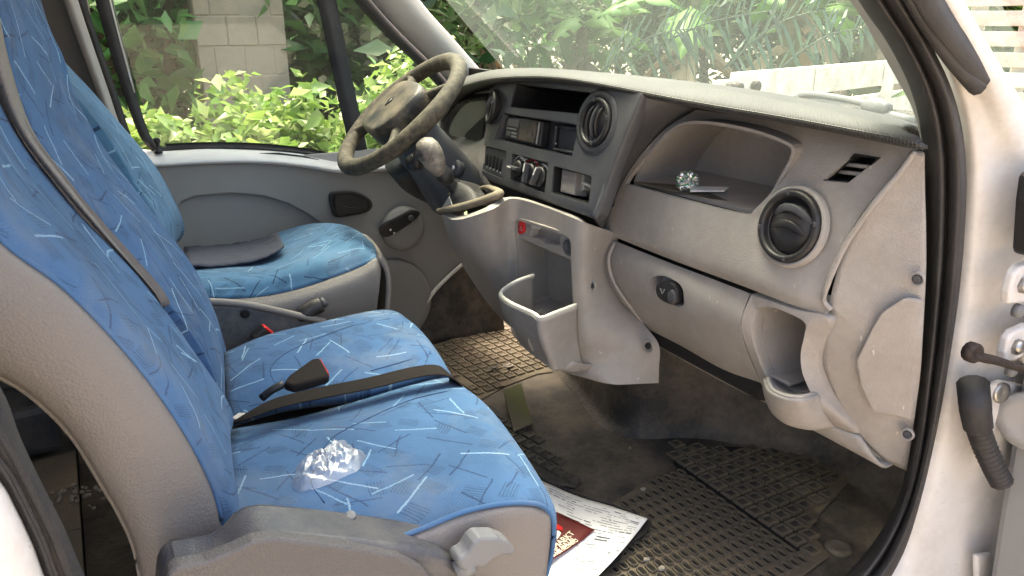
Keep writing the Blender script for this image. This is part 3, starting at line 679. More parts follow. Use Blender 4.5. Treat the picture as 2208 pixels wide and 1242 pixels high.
# --- glovebox lid
gl = [[(1312, 514, 1.0), (1440, 565, 1.0), (1540, 603, 1.0), (1616, 633, 1.0)], [(1290, 552, .985), (1420, 600, .982), (1520, 650, .982), (1598, 690, .985)],
      [(1302, 605, .995), (1400, 650, .99), (1510, 700, .99), (1602, 730, .993)], [(1345, 668, 1.03), (1440, 715, 1.03), (1540, 770, 1.03), (1625, 792, 1.03)],
      [(1388, 716, 1.085), (1480, 762, 1.085), (1570, 812, 1.085), (1655, 850, 1.085)], [(1422, 748, 1.13), (1510, 798, 1.13), (1600, 845, 1.13), (1692, 888, 1.13)], [(1440, 746, 1.19), (1520, 790, 1.19), (1610, 838, 1.19), (1702, 884, 1.19)]]
gb = patch("glovebox_lid", [X(*r) for r in gl], M['dash2'], da, 6, .012)
tube("lid_bead", X((1325, 522, .99), (1312, 560, .974), (1322, 605, .978), (1350, 650, 1.0), (1392, 702, 1.05)), .004, M['dash2'], gb, 8, 4)
bake(gb); LP = at(1437, 634, x=.985)
lo_ = crc([at(a, b, x=.975) for a, b in ((1396, 608), (1408, 596), (1430, 598), (1462, 618), (1470, 650), (1460, 664), (1430, 652), (1402, 634))], 4)
cut(gb, plate("cutter", [p+V((-.1, 0, 0)) for p in lo_], (.15, 0, 0), None, None, 0)); ang(gb, 40)
well("latch_recess", [p+V((.012, 0, 0)) for p in lo_], (.022, 0, 0), M['dash2'], gb)
lt = plate("latch", crc([at(a, b, x=.975) for a, b in ((1415, 612), (1440, 608), (1456, 622), (1457, 654), (1440, 656), (1416, 640))], 3), (.02, 0, 0), M['black'], gb, .004, 3)
tube("latch_mark", [at(a, b, x=.9735) for a, b in ((1424, 622), (1428, 634), (1433, 624))], .0013, M['lever'], lt, 5, 1)
lathe("key_barrel", [(.011, 0), (.010, .004), (.004, .003)], at(1450, 640, x=.974), (-1, 0, 0), M['bez'], lt, 18, sq=(1, 1.4))
box("glovebox_shell", (1.14, -.33, .50), (.16, .42, .20), M['dark'], da, .01)
# --- pocket module between glovebox and cheek
ou = [(1622, 634, 1.0), (1665, 649, 1.0), (1725, 669, 1.0), (1790, 686, 1.012), (1779, 730, 1.03), (1769, 790, 1.045), (1796, 855, 1.075), (1852, 935, 1.12), (1765, 902, 1.10), (1666, 858, 1.085), (1630, 792, 1.03), (1600, 700, .988)]
inr = [(1634, 668, 1.0), (1662, 661, 1.0), (1704, 676, 1.0), (1736, 696, 1.0), (1735, 722, 1.003), (1727, 760, 1.008), (1730, 802, 1.015), (1745, 850, 1.03), (1705, 852, 1.03), (1666, 830, 1.03), (1640, 775, 1.012), (1626, 715, 1.0)]
OU, IN = X(*ou), X(*inr); OU.append(OU[0]); IN.append(IN[0])
pm = patch("pocket_panel", [[p+V((.03, 0, 0)) for p in OU], OU, [a.lerp(b, .2)+V((-.003, 0, 0)) for a, b in zip(OU, IN)], [a.lerp(b, .75)+V((-.004, 0, 0)) for a, b in zip(OU, IN)], IN, [p+V((.03, 0, 0)) for p in IN]], M['dash'], da, 4, 0)
ap = X((1660, 852, 1.083), (1765, 902, 1.10), (1856, 938, 1.122)); ap2 = X((1694, 890, 1.13), (1800, 945, 1.13), (1905, 1002, 1.145))
patch("lower_apron", [ap, ap2, [p+V((.05, 0, 0)) for p in ap2]], M['dash'], da, 5, .006)
po = IN[:-1]
well("pocket_hollow", [p+V((.018, 0, 0)) for p in po], (.12, -.01, .0), M['dash2'], da, .006)
lipp = X((1655, 815, 1.01), (1664, 838, .995), (1690, 852, .988), (1725, 856, .996), (1758, 848, 1.04))
lpb = X((1668, 862, 1.07), (1680, 888, 1.05), (1706, 908, 1.04), (1750, 918, 1.06), (1800, 912, 1.11))
lp = patch("pocket_cup", [lipp, [a.lerp(b, .5)+V((-.008, 0, -.001)) for a, b in zip(lipp, lpb)], lpb, [p+V((.06, 0, .01)) for p in lpb]], M['dash'], da, 6, .008)
tube("cup_rim", lipp, .004, M['dash'], lp, 8, 4)
box("pocket_ledge", at(1698, 802, x=1.07), (.08, .08, .006), M['dash2'], da, .002)
# --- centre console below the bezel
cn = [[(952, 462, .735), (985, 474, .73), (1060, 452, .775), (1105, 428, .85), (1180, 448, .89), (1256, 478, .90), (1335, 505, 1.01)],
      [(970, 520, .775), (1010, 534, .765), (1065, 530, .80), (1108, 515, .855), (1185, 535, .885), (1256, 558, .90), (1325, 575, 1.02)],
      [(1005, 585, .83), (1045, 600, .82), (1080, 605, .84), (1112, 600, .865), (1190, 625, .885), (1260, 645, .905), (1345, 640, 1.03)],
      [(1052, 655, .88), (1075, 660, .87), (1098, 665, .875), (1125, 668, .88), (1200, 710, .89), (1268, 725, .91), (1385, 695, 1.04)],
      [(1090, 695, .92), (1110, 705, .91), (1130, 715, .90), (1150, 730, .90), (1215, 770, .90), (1280, 775, .93), (1420, 742, 1.05)],
      [(1130, 730, .96), (1150, 745, .94), (1170, 765, .92), (1190, 785, .91), (1240, 806, .91), (1300, 806, .94), (1421, 790, 1.05)],
      [(1140, 740, .98), (1170, 765, .95), (1190, 785, .93), (1210, 800, .92), (1250, 812, .92), (1320, 828, .95), (1420, 826, 1.05)]]
co_ = patch("centre_console", [X(*r) for r in cn], M['dash2'], da, 6, .016); bake(co_)
rc = rr(X((1106, 470, .852), (1236, 512, .895), (1246, 700, .905), (1120, 665, .878)), .1)
RD = V((.985, .17, 0))
cut(co_, plate("cutter", [p-RD*.035 for p in rc], RD*.12, None, None, 0)); ang(co_, 40)
well("console_recess", [p+RD*.004 for p in rc], RD*.085, M['dash2'], da, .006)
# ash tray / hazard strip
def AX(o, *p): return [at(a, b, x=.866+(a-1110)*.00033+o) for a, b in p]
cp = plate("ashtray_strip", AX(0, (1110, 482), (1118, 474), (1226, 508), (1238, 520), (1238, 560), (1222, 558), (1118, 514), (1110, 506)), RD*.03, M['dash2'], da, .004, 3)
hz = plate("hazard_button", crc(AX(-.005, (1117, 502), (1118, 484), (1123, 470), (1128, 486), (1128, 500), (1122, 505)), 3), RD*.012, M['red'], cp, .002)
tube("hazard_mark", AX(-.007, (1119, 496), (1122, 489), (1126, 497)), .0008, M['whitem'], hz, 5, 1, closed=True)
asl = AX(-.0012, (1143, 487), (1207, 508), (1205, 531), (1188, 529), (1172, 527), (1160, 517), (1142, 512))
cut(cp, plate("cutter", [p-RD*.02 for p in asl], RD*.044, None, None, 0))
well("ashtray_slot", [p+RD*.004 for p in asl], RD*.026, M['shelf'], cp)
plate("broken_flap", AX(-.006, (1143, 480), (1165, 488), (1163, 495), (1146, 494)), RD*.004, M['trim'], cp, .001)
lg = lathe("lighter_socket", [(.018, 0), (.018, .006), (.014, .008), (.012, .0), (.001, -.002)], AX(-.002, (1230, 533))[0], -RD, M['bez'], cp, 24)
# storage bin
rim_ = X((1150, 594, .865), (1112, 608, .815), (1080, 632, .785), (1098, 652, .775), (1150, 676, .775), (1166, 686, .778), (1200, 674, .82), (1242, 658, .885))
low = X((1165, 760, .92), (1130, 735, .87), (1118, 718, .84), (1135, 745, .82), (1180, 780, .82), (1200, 795, .825), (1225, 802, .86), (1256, 800, .905))
sb = patch("storage_bin", [rim_, [a.lerp(b, .35)+V((-.006, 0, -.004)) for a, b in zip(rim_, low)], [a.lerp(b, .8)+V((-.004, 0, .0)) for a, b in zip(rim_, low)], low, [p+V((.05, 0, .004)) for p in low]], M['dash2'], da, 6, .006)
tube("bin_rim", rim_, .005, M['trim'], sb, 8, 5)
for a, b, c, e in ((1107, 680, 1125, 742), (1140, 706, 1165, 772)):
    p1, p2 = at(a, b, x=.787), at(c, e, x=.822); tube("bin_rib", [p1, p1.lerp(p2, .5)+V((-.012, 0, 0)), p2], [.002, .004, .002], M['dash2'], sb, 8, 4)
plate("bin_floor", [p+V((.012, 0, .006)) for p in low[2:]]+[low[0]+V((0, 0, .01))], (0, 0, .004), M['dash2'], sb, 0)
for a, b, x in ((1278, 615, .93), (1402, 745, 1.02)):
    s = lathe("trim_screw", [(.015, 0), (.014, .004), (.009, .001), (.009, .0)], at(a, b, x=x)+V((-.004, 0, 0)), (-1, -.2, .1), M['dash2'], da, 20, ring=True)
    lathe("screw_head", [(.008, .001), (.006, .006), (.002, .004)], at(a, b, x=x)+V((-.004, 0, 0)), (-1, -.2, .1), M['black'], s, 14)
# --- instrument binnacle behind the wheel
nb = [[(958, 232, 1.0), (1000, 205, 1.02), (1062, 195, .98)], [(950, 262, .99), (985, 235, 1.05), (1056, 240, 1.0)], [(945, 300, .97), (985, 290, 1.03), (1048, 300, .97)], [(950, 330, .93), (985, 330, .97), (1042, 345, .93)], [(960, 380, .93), (1000, 390, .95), (1045, 392, .92)], [(975, 440, .95), (1010, 445, .96), (1090, 440, .95)]]
patch("instrument_binnacle", [X(*r) for r in nb], M['dash2'], da, 5, .01)
patch("instrument_hood", [X((950, 262, .99), (985, 222, .985), (1056, 212, .955)), X((958, 240, 1.02), (1000, 205, 1.04), (1062, 192, 1.0))], M['dark'], da, 5, .004)
plate("instrument_lens", crc([at(a, b, x=.985) for a, b in ((972, 290), (978, 262), (1000, 230), (1028, 216), (1050, 216), (1046, 262), (1038, 300), (1005, 296))], 3), (-.004, 0, 0), M['bez'], da, .001)
plate("lens_dark_patch", crc([at(a, b, x=.978) for a, b in ((1003, 295), (1022, 272), (1046, 252), (1043, 280), (1038, 302))], 3), (-.003, 0, 0), M['dark'], da, .001)  # darker patch over part of the instrument lens
box("bezel_backing", (1.14, .38, .68), (.02, .94, .52), M['dark'], da, .002)  # black sheet added behind the gaps to look like dark interior
box("console_dark_backing", (1.09, .06, .50), (.06, .40, .30), M['dark'], da, .002)  # black box added so see-through gaps look dark
# black box added to stand for the dark space behind all the openings
box("dash_dark_backing", (1.36, .05, .70), (.06, 1.5, .34), M['dark'], da, .01)
# ================================================================== steering wheel
WN = V((-.65, .05, .76)).normalized(); WC = at(864, 244, t=1.95)
WT = (V((0, 0, 1))-WN*WN.z).normalized(); WS = WT.cross(WN)   # top of wheel, side
sw = thing("steering_wheel", WC, "mouldy brown steering wheel with grimy black airbag hub", "steering wheel")
def wp_(r, deg, h=0): return WC+(WT*math.cos(R(deg))+WS*math.sin(R(deg)))*r+WN*h
tube("rim", [wp_(.188, 360*k/24) for k in range(24)], [.0208+.0012*math.cos(R(360*k/24*4)) for k in range(24)], M['rim'], sw, 14, 3, closed=True, hint=WN)
for dg in (52, -52, 122, -122):
    sg = 1 if dg > 0 else -1
    tube("spoke", [wp_(.06, dg*.9, .0), wp_(.12, dg*.97, .002), wp_(.165, dg, .0), wp_(.184, dg+4*sg, 0)], [.020, .015, .015, .019], M['rim'], sw, 10, 4, flat=(.7, 1.0), hint=WN)
hp_ = []
for f, h in ((.80, -.055), (.98, -.02), (1.0, .020), (.965, .034), (.90, .038), (.45, .041)):
    ring = []
    for k in range(36):
        th = 2*math.pi*k/36; c, s = math.cos(th), math.sin(th)
        rx = .108*(abs(s)**.55)*(1 if s > 0 else -1)*(1-.14*(-c if c < 0 else -c*.35)); ry = .086*(abs(c)**.6)*(1 if c > 0 else -1)
        ring.append(WC+WS*rx*f+WT*(ry*f-.006)+WN*h)
    hp_.append(ring)
vs = [p for r in hp_ for p in r]; fs = [(i*36+k, i*36+(k+1) % 36, (i+1)*36+(k+1) % 36, (i+1)*36+k) for i in range(5) for k in range(36)]+[tuple(range(36))[::-1], tuple(range(180, 216))]
hubo = mesh("airbag_hub", vs, fs, M['hub'], sw, True); ang(hubo, 50)
dm = [WC+WN*.0415+WT*(.015*a)+WS*(.010*b) for a, b in ((1, 0), (0, 1), (-1, 0), (0, -1))]
tube("emblem", dm, .0022, M['dark'], sw, 6, 1, closed=True, hint=WN)
tube("emblem", [WC+WN*.0415+WT*(.010*a)+WS*(.003*b) for a, b in ((.8, -.6), (-.8, .8))], .0015, M['lever'], sw, 6, 1, hint=WN)
# column
colm = thing("steering_column", WC-WN*.3, "dark plastic steering column shroud with stalk under the wheel", "steering column")
q = []
for h, a, b, up in ((-.035, .062, .055, -.01), (-.07, .072, .062, -.015), (-.15, .078, .07, -.02), (-.26, .075, .08, -.03)):
    q.append([WC+WN*h+WS*a*math.copysign(abs(math.cos(t))**.6, math.cos(t))+WT*(up+b*math.copysign(abs(math.sin(t))**.6, math.sin(t))) for t in [2*math.pi*k/24 for k in range(24)]])
vs = [p for r in q for p in r]; fs = [(i*24+k, i*24+(k+1) % 24, (i+1)*24+(k+1) % 24, (i+1)*24+k) for i in range(3) for k in range(24)]+[tuple(range(24)), tuple(range(72, 96))[::-1]]
ang(mesh("shroud", vs, fs, M['bez'], colm, True), 60)
tube("stalk", [WC-WN*.09+WS*.05-WT*.03, WC-WN*.09+WS*.09-WT*.04, WC-WN*.075+WS*.13-WT*.06, WC-WN*.06+WS*.15-WT*.085], [.010, .012, .022, .020], M['black'], colm, 10, 4)
tube("lower_shroud", [at(880, 330, x=.78), at(915, 370, x=.83), at(965, 400, x=.90), at(1000, 430, x=.95)], [.075, .075, .07, .06], M['black'], colm, 14, 4)
lathe("ignition_lock", [(.026, 0), (.026, .02), (.020, .026), (.014, .02)], at(985, 365, x=.86), (-.8, -.4, .3), M['bez'], colm, 24)
lathe("ignition_lock_barrel", [(.012, .0), (.010, .028)], at(985, 365, x=.86), (-.8, -.4, .3), M['chrome'], colm, 16)

# ================================================================== gear lever
yl = .20
gv = thing("gear_lever", at(1000, 440, y=yl), "gear lever with peeling knob and torn gaiter on the console", "gear lever")
ax = (at(928, 325, y=yl)-at(965, 400, y=yl)).normalized(); kc = at(931, 338, y=yl)
lathe("knob", [(.014, -.050), (.020, -.040), (.030, -.015), (.034, .008), (.032, .026), (.024, .040), (.012, .046), (.001, .047)], kc, ax, M['knob'], gv, 22, sq=(1, .85))
lathe("knob_cap", [(.022, 0), (.020, .004), (.012, .006), (.001, .0065)], kc+V((-.030, .006, .012)), V((-.85, .1, .5)), M['black'], gv, 20)
tube("collar", [at(945, 362, y=yl), at(958, 378, y=yl), at(968, 392, y=yl)], [.016, .022, .015], M['black'], gv, 12, 4)
tube("shaft", [at(955, 372, y=yl), at(975, 400, y=yl), at(995, 435, y=yl)], [.012, .014, .016], M['black'], gv, 10, 4)
# torn gaiter: cone of sagging folds
ring = [at(a, b, x=x) for a, b, x in ((955, 452, .745), (975, 442, .80), (1010, 420, .88), (1040, 408, .90), (1052, 418, .86), (1030, 430, .80), (990, 446, .76))]
top = at(982, 388, y=yl); rows = []
for f in (0, .25, .5, .75, 1):
    rr_ = []
    for i, p in enumerate(ring+[ring[0]]):
        q = p.lerp(top, f); k = i % len(ring); rr_.append(q+V((.006*math.sin(k*2.4+f*5), .008*math.cos(k*3.1+f*4), .012*math.sin(f*3.14)*((k % 2)*2-1)*.6)))
    rows.append(rr_)
patch("gaiter", rows, M['rubber'], gv, 4, .003)
rp_ = [at(a, b, x=x) for a, b, x in ((946, 455, .735), (985, 448, .745), (1030, 436, .77), (1068, 422, .80), (1076, 414, .82), (1050, 404, .86), (1030, 410, .88))]
tube("gaiter_frame", rp_, [.008, .011, .012, .012, .010, .008, .006], M['matt'], gv, 10, 5, flat=(1, .8))
plate("gaiter_scrap", [at(a, b, x=.75) for a, b in ((950, 452), (968, 424), (976, 446))], (.002, 0, 0), M['trim'], gv, 0)
tube("gaiter_frame", [at(a, b, x=x) for a, b, x in ((968, 420, .80), (1000, 396, .86), (1035, 405, .88))], .004, M['matt'], gv, 8, 4)

# ================================================================== bench seat
bs = thing("bench_seat", (.3, -.3, 0), "two-place blue patterned passenger bench with grey vinyl sides", "seat")
def cushion(name, top, mat, drop=.26, par=None, pull=.05):
    """top: rows rear->front of (px,py,z); the front lip rolls over and down"""
    rows = [[at(a, b, z=z) for a, b, z in r] for r in top]
    lip = rows[-1]; rows.append([p+V((.012, 0, -.035)) for p in lip]); rows.append([p+V((-.01, 0, -.11)) for p in lip]); rows.append([p+V((-pull, 0, -drop)) for p in lip])
    return patch(name, rows, mat, par or bs, 6, .02, (.2, -.2, 1))
ZS = .485
near = [[(470, 1210, .46), (482, 1120, .475), (488, 1040, .475), (492, 975, .465), (500, 925, .44)],
        [(640, 1190, .47), (655, 1090, .492), (648, 1010, .492), (640, 950, .485), (640, 900, .455)],
        [(820, 1170, .475), (830, 1080, .495), (815, 985, .495), (790, 910, .488), (770, 865, .458)],
        [(1010, 1140, .475), (1010, 1070, .495), (965, 960, .495), (915, 880, .488), (880, 832, .46)],
        [(1130, 1110, .475), (1130, 1060, .49), (1070, 950, .49), (1005, 865, .485), (960, 815, .46)],
        [(1185, 1120, .455), (1178, 1065, .465), (1115, 960, .465), (1045, 870, .462), (985, 825, .445)]]
nc = cushion("seat_cushion", near, M['cloth'])
cen = [[(492, 905, .44), (488, 850, .46), (484, 800, .465), (484, 760, .455)],
       [(620, 870, .455), (590, 800, .482), (580, 755, .485), (575, 722, .47)],
       [(770, 848, .458), (740, 770, .485), (715, 725, .485), (700, 692, .472)],
       [(880, 820, .458), (850, 745, .483), (815, 700, .483), (790, 672, .472)],
       [(945, 800, .455), (915, 740, .475), (880, 700, .475), (838, 668, .468)],
       [(972, 812, .44), (940, 755, .45), (905, 710, .45), (868, 680, .45)]]
cc = cushion("seat_cushion", cen, M['cloth2'])
tn, tc = surf(nc), surf(cc)
def seam(tree, pts, par):
    q = [on(tree, a, b, .0005) for a, b in pts]; q = [p for p in q if p]
    tube("seam", q, .0009, M['navy'], par, 5, 4)
seam(tn, ((690, 980), (720, 942), (790, 905), (880, 865), (960, 845), (1010, 842)), nc); seam(tn, ((700, 1085), (672, 1040), (690, 980)), nc)
seam(tc, ((600, 840), (583, 800), (605, 770), (650, 745), (701, 724), (760, 703), (840, 688)), cc); seam(tc, ((800, 800), (870, 780), (930, 762)), cc)
# far flank of the centre cushion
q = [at(a, b, z=z) for a, b, z in ((484, 760, .455), (575, 722, .47), (700, 692, .472), (790, 672, .472), (838, 668, .468), (868, 680, .45))]
patch("cushion_side", [q, [p+V((0, .015, -.06)) for p in q], [p+V((0, .0, -.25)) for p in q]], M['vinyl'], bs, 5, .01, (0, 1, 0))
# vinyl boxing on the near front corner
q = [at(a, b, y=-.70) for a, b in ((780, 1170), (860, 1158), (920, 1136), (1000, 1104), (1080, 1087), (1140, 1086), (1178, 1096))]
q2 = [at(a, b, y=-.712) for a, b in ((780, 1205), (860, 1195), (925, 1175), (1005, 1145), (1085, 1120), (1150, 1120), (1188, 1140))]
e1 = [V((.455, -.685, .40))]
sd_ = patch("side_boxing", [q, q2, [p+V((-.01, -.002, -.10)) for p in q2], [p+V((-.03, .0, -.30)) for p in q2]], M['vinyl'], bs, 5, .02)
tube("piping", [at(a, b, y=-.703) for a, b in ((760, 1180), (860, 1158), (920, 1136), (1000, 1104), (1080, 1087), (1140, 1085), (1176, 1096), (1192, 1130), (1190, 1190), (1172, 1260))], .0035, M['cloth'], bs, 6, 5)
# backrests: slab through points on the front face, wrapped round to the vinyl side
def back(name, pts, mat, par, th=.10):
    return patch(name, pts, mat, par, 6, th)
nb_ = [[at(a, b, y=y) for a, b, y in r] for r in (
    [(-330, 160, -.62), (-280, 40, -.56), (-230, -60, -.45), (-185, -140, -.35), (-165, -190, -.30)],
    [(-160, 330, -.62), (-130, 240, -.575), (-110, 130, -.45), (-90, 60, -.35), (-72, 20, -.30)],
    [(0, 515, -.62), (20, 460, -.585), (10, 350, -.45), (0, 285, -.35), (14, 250, -.30)],
    [(150, 630, -.62), (175, 585, -.585), (150, 500, -.45), (118, 440, -.35), (132, 420, -.30)],
    [(295, 785, -.62), (325, 755, -.585), (300, 670, -.45), (285, 605, -.35), (303, 600, -.30)],
    [(395, 925, -.62), (432, 910, -.585), (420, 830, -.45), (412, 760, -.35), (424, 766, -.30)],
    [(455, 1040, -.62), (495, 1040, -.585), (492, 960, -.45), (490, 890, -.35), (498, 880, -.30)],
    [(478, 1120, -.62), (515, 1120, -.585), (500, 1030, -.45), (492, 965, -.35), (496, 940, -.30)],
    [(440, 1200, -.62), (470, 1200, -.585), (470, 1090, -.45), (470, 1010, -.35), (475, 980, -.30)])]
back("backrest", nb_, M['cloth'], bs, .06)
# vinyl flank of the near backrest
fr = [(-330, 160), (-160, 330), (0, 515), (150, 630), (295, 785), (395, 925), (455, 1040), (478, 1120), (470, 1180), (440, 1290)]
bk = [(-560, 330), (-390, 500), (-200, 690), (-40, 790), (60, 848), (150, 934), (214, 1035), (258, 1110), (290, 1185), (310, 1290)]
patch("vinyl_side", [[at(*a, y=-.618), at(*lerp(a, b, .12), y=-.632), at(*lerp(a, b, .5), y=-.640), at(*lerp(a, b, .88), y=-.632), at(*b, y=-.60), at(*lerp(a, b, .99), y=-.45)] for a, b in zip(fr, bk)], M['vinyl'], bs, 5, .01)
tube("piping", [at(*a, y=-.620) for a in fr[:8]], .003, M['cloth'], bs, 6, 6)
tube("piping", [at(*a, y=-.602) for a in bk], .003, M['vinyl'], bs, 6, 6)
# centre backrest and its vinyl flank
cb_ = [[at(a, b, y=y) for a, b, y in r] for r in (
    [(-70, -140, -.27), (-40, -150, -.2), (0, -150, -.08), (40, -140, .05), (55, -120, .08)],
    [(-8, 0, -.27), (12, -12, -.2), (42, -5, -.08), (78, 14, .05), (102, 46, .08)],
    [(18, 130, -.27), (50, 110, -.2), (90, 100, -.08), (116, 105, .05), (138, 126, .08)],
    [(66, 275, -.27), (95, 250, -.2), (128, 222, -.08), (148, 212, .05), (164, 210, .09)],
    [(140, 380, -.27), (168, 352, -.2), (194, 330, -.08), (208, 320, .05), (224, 318, .10)],
    [(225, 490, -.27), (253, 462, -.2), (280, 440, -.08), (300, 430, .05), (320, 446, .10)],
    [(325, 612, -.27), (350, 582, -.2), (380, 560, -.08), (405, 560, .05), (426, 590, .10)],
    [(430, 750, -.27), (445, 710, -.2), (460, 682, -.08), (466, 680, .05), (479, 722, .10)],
    [(485, 890, -.27), (485, 830, -.2), (484, 790, -.08), (480, 758, .05), (488, 778, .10)],
    [(470, 960, -.27), (470, 880, -.2), (465, 830, -.08), (465, 790, .05), (470, 800, .10)])]
back("backrest", cb_, M['cloth2'], bs, .09)
sL = [(-120, -200), (-60, 0), (-10, 200), (34, 290), (116, 398), (210, 505), (322, 625), (350, 665)]
sR = [(-60, -200), (-8, 0), (20, 130), (68, 275), (142, 380), (228, 490), (330, 616), (352, 662)]
patch("vinyl_side", [[at(*a, y=-.285), at(*lerp(a, b, .5), y=-.305), at(*b, y=-.285)] for a, b in zip(sL, sR)], M['vinyl'], bs, 5, .012)
# recliner cover and lever
ro = [at(a, b, y=-.665) for a, b in ((322, 1330), (330, 1242), (336, 1190), (344, 1166), (366, 1154), (410, 1150), (450, 1142), (478, 1124), (500, 1098), (524, 1084), (560, 1079), (640, 1086), (740, 1098), (840, 1112), (905, 1126), (940, 1148), (966, 1180), (985, 1215), (1000, 1260), (1010, 1330))]
rcv = plate("recliner_cover", ro, (0, -.072, 0), M['cover'], bs, .016, 4); ang(rcv, 50)
ri = [at(a, b, y=-.747) for a, b in ((350, 1330), (362, 1238), (380, 1224), (440, 1214), (500, 1190), (545, 1169), (590, 1161), (740, 1179), (860, 1199), (912, 1223), (942, 1262), (956, 1330))]
plate("cover_inset", ri, (0, .02, 0), M['inset'], rcv, .006, 3)
lathe("cover_screw", [(.007, 0), (.006, .003), (.002, .002)], at(756, 1113, y=-.68), (0, -.3, 1), M['lever'], rcv, 12)
lv = plate("recliner_lever", [at(a, b, y=-.755) for a, b in ((988, 1206), (1008, 1196), (1022, 1172), (1036, 1160), (1075, 1160), (1100, 1170), (1114, 1186), (1112, 1202), (1085, 1200), (1066, 1208), (1046, 1228), (1030, 1226), (1010, 1240), (990, 1226))], (0, .028, 0), M['lever'], bs, .007, 3)
tube("lever_shaft", [at(985, 1232, y=-.74), at(1020, 1212, y=-.745)], .013, M['lever'], lv, 10, 2)
# seat base under the cushion
box("seat_base", (.22, -.30, .20), (.42, .74, .30), M['dim'], bs, .02)

# ================================================================== driver's seat
ds = thing("driver_seat", (.35, .5, 0), "light blue driver's seat with a torn cushion exposing grey foam", "seat")
dc = [[(404, 640, .215), (398, 606, .26), (398, 580, .42), (400, 560, .58), (398, 542, .74), (398, 545, .77)],
      [(470, 642, .215), (480, 602, .26), (492, 574, .42), (485, 556, .58), (478, 536, .74), (476, 542, .77)],
      [(560, 638, .215), (570, 594, .26), (575, 570, .42), (560, 548, .58), (545, 524, .74), (540, 532, .77)],
      [(640, 622, .215), (650, 572, .26), (645, 548, .42), (622, 522, .58), (600, 502, .74), (596, 510, .77)],
      [(720, 596, .215), (728, 550, .26), (720, 512, .42), (690, 488, .58), (660, 484, .74), (650, 495, .77)],
      [(780, 572, .215), (778, 535, .26), (770, 500, .42), (735, 484, .58), (705, 486, .74), (690, 498, .77)],
      [(810, 556, .215), (812, 545, .26), (804, 525, .42), (775, 505, .58), (740, 505, .74), (720, 515, .77)]]
dk = patch("seat_cushion", [[at(a, b, y=y) for a, b, y in r] for r in dc], M['cloth3'], ds, 6, .02, (0, 0, 1))
fm = [[(400, 572, .40), (398, 552, .58), (396, 534, .72)], [(470, 574, .41), (470, 548, .58), (466, 530, .72)], [(530, 566, .42), (525, 544, .58), (520, 524, .72)], [(578, 552, .44), (570, 535, .58), (562, 516, .70)], [(612, 532, .48), (606, 518, .58), (598, 502, .66)]]
patch("torn_foam", [[at(a, b-2, y=y-.012) for a, b, y in r] for r in fm], M['foam'], ds, 5, .004, (0, 0, 1), jit=.0014)
q = [(404, 642), (470, 645), (560, 640), (640, 624), (720, 598), (780, 574), (812, 556), (822, 580)]
qb = [(404, 760), (470, 760), (560, 760), (640, 750), (720, 730), (775, 712), (800, 690), (812, 676)]
patch("vinyl_side", [[at(*a, y=.215) for a in q], [at(*lerp(a, b, .3), y=.195) for a, b in zip(q, qb)], [at(*b, y=.215) for b in qb]], M['vinyl'], ds, 5, .012)
q3 = [at(812, 556, y=.215), at(808, 540, y=.42), at(780, 510, y=.58), at(740, 508, y=.76)]
patch("vinyl_front", [q3, [p+V((.02, 0, -.06)) for p in q3], [p+V((0, 0, -.22)) for p in q3]], M['vinyl'], ds, 5, .012)
db = [[(-60, -80, .25), (0, -40, .4), (50, 0, .6), (75, 20, .72)], [(50, 60, .25), (90, 90, .4), (125, 115, .6), (143, 140, .72)], [(110, 150, .25), (150, 165, .4), (187, 185, .6), (206, 206, .74)],
      [(180, 230, .25), (220, 245, .4), (255, 263, .6), (273, 284, .74)], [(240, 310, .25), (280, 320, .4), (315, 336, .6), (333, 355, .74)], [(290, 400, .25), (330, 395, .4), (358, 406, .6), (375, 429, .74)],
      [(340, 480, .25), (368, 465, .4), (390, 470, .6), (398, 492, .74)], [(360, 560, .25), (375, 535, .4), (385, 518, .6), (387, 520, .74)]]
back("backrest", [[at(a, b, y=y) for a, b, y in r] for r in db], M['cloth3'], ds, .10)
box("seat_base", (.40, .5, .17), (.36, .44, .32), M['dim'], ds, .02)

# ================================================================== handbrake box between the seats
hbx = thing("handbrake", (.4, .17, 0), "black handbrake lever on a grey side box between the seats", "handbrake")
patch("side_box", [[at(a, b, y=.17) for a, b in ((440, 652), (500, 655), (560, 664), (640, 682), (700, 695))], [at(a, b, y=.165) for a, b in ((440, 720), (500, 720), (560, 722), (640, 724), (700, 722))], [at(a, b, y=.165) for a, b in ((440, 800), (500, 800), (560, 800), (640, 800), (700, 800))]], M['cover'], hbx, 5, .06)
tube("box_edge", [at(a, b, y=.168) for a, b in ((440, 650), (500, 653), (560, 662), (640, 680), (700, 694))], .008, M['vinyl'], hbx, 8, 4)
lathe("box_screw", [(.010, 0), (.009, .003), (.003, .001)], at(529, 677, y=.16), (0, -1, 0), M['dark'], hbx, 14)
tube("grip", [at(640, 690, y=.185), at(655, 677, y=.18), at(675, 664, y=.18), at(692, 656, y=.18)], [.014, .018, .019, .018], M['black'], hbx, 12, 4)
lathe("grip_button", [(.012, 0), (.012, .01), (.008, .013)], at(693, 656, y=.18), (.8, 0, .5), M['bez'], hbx, 14)

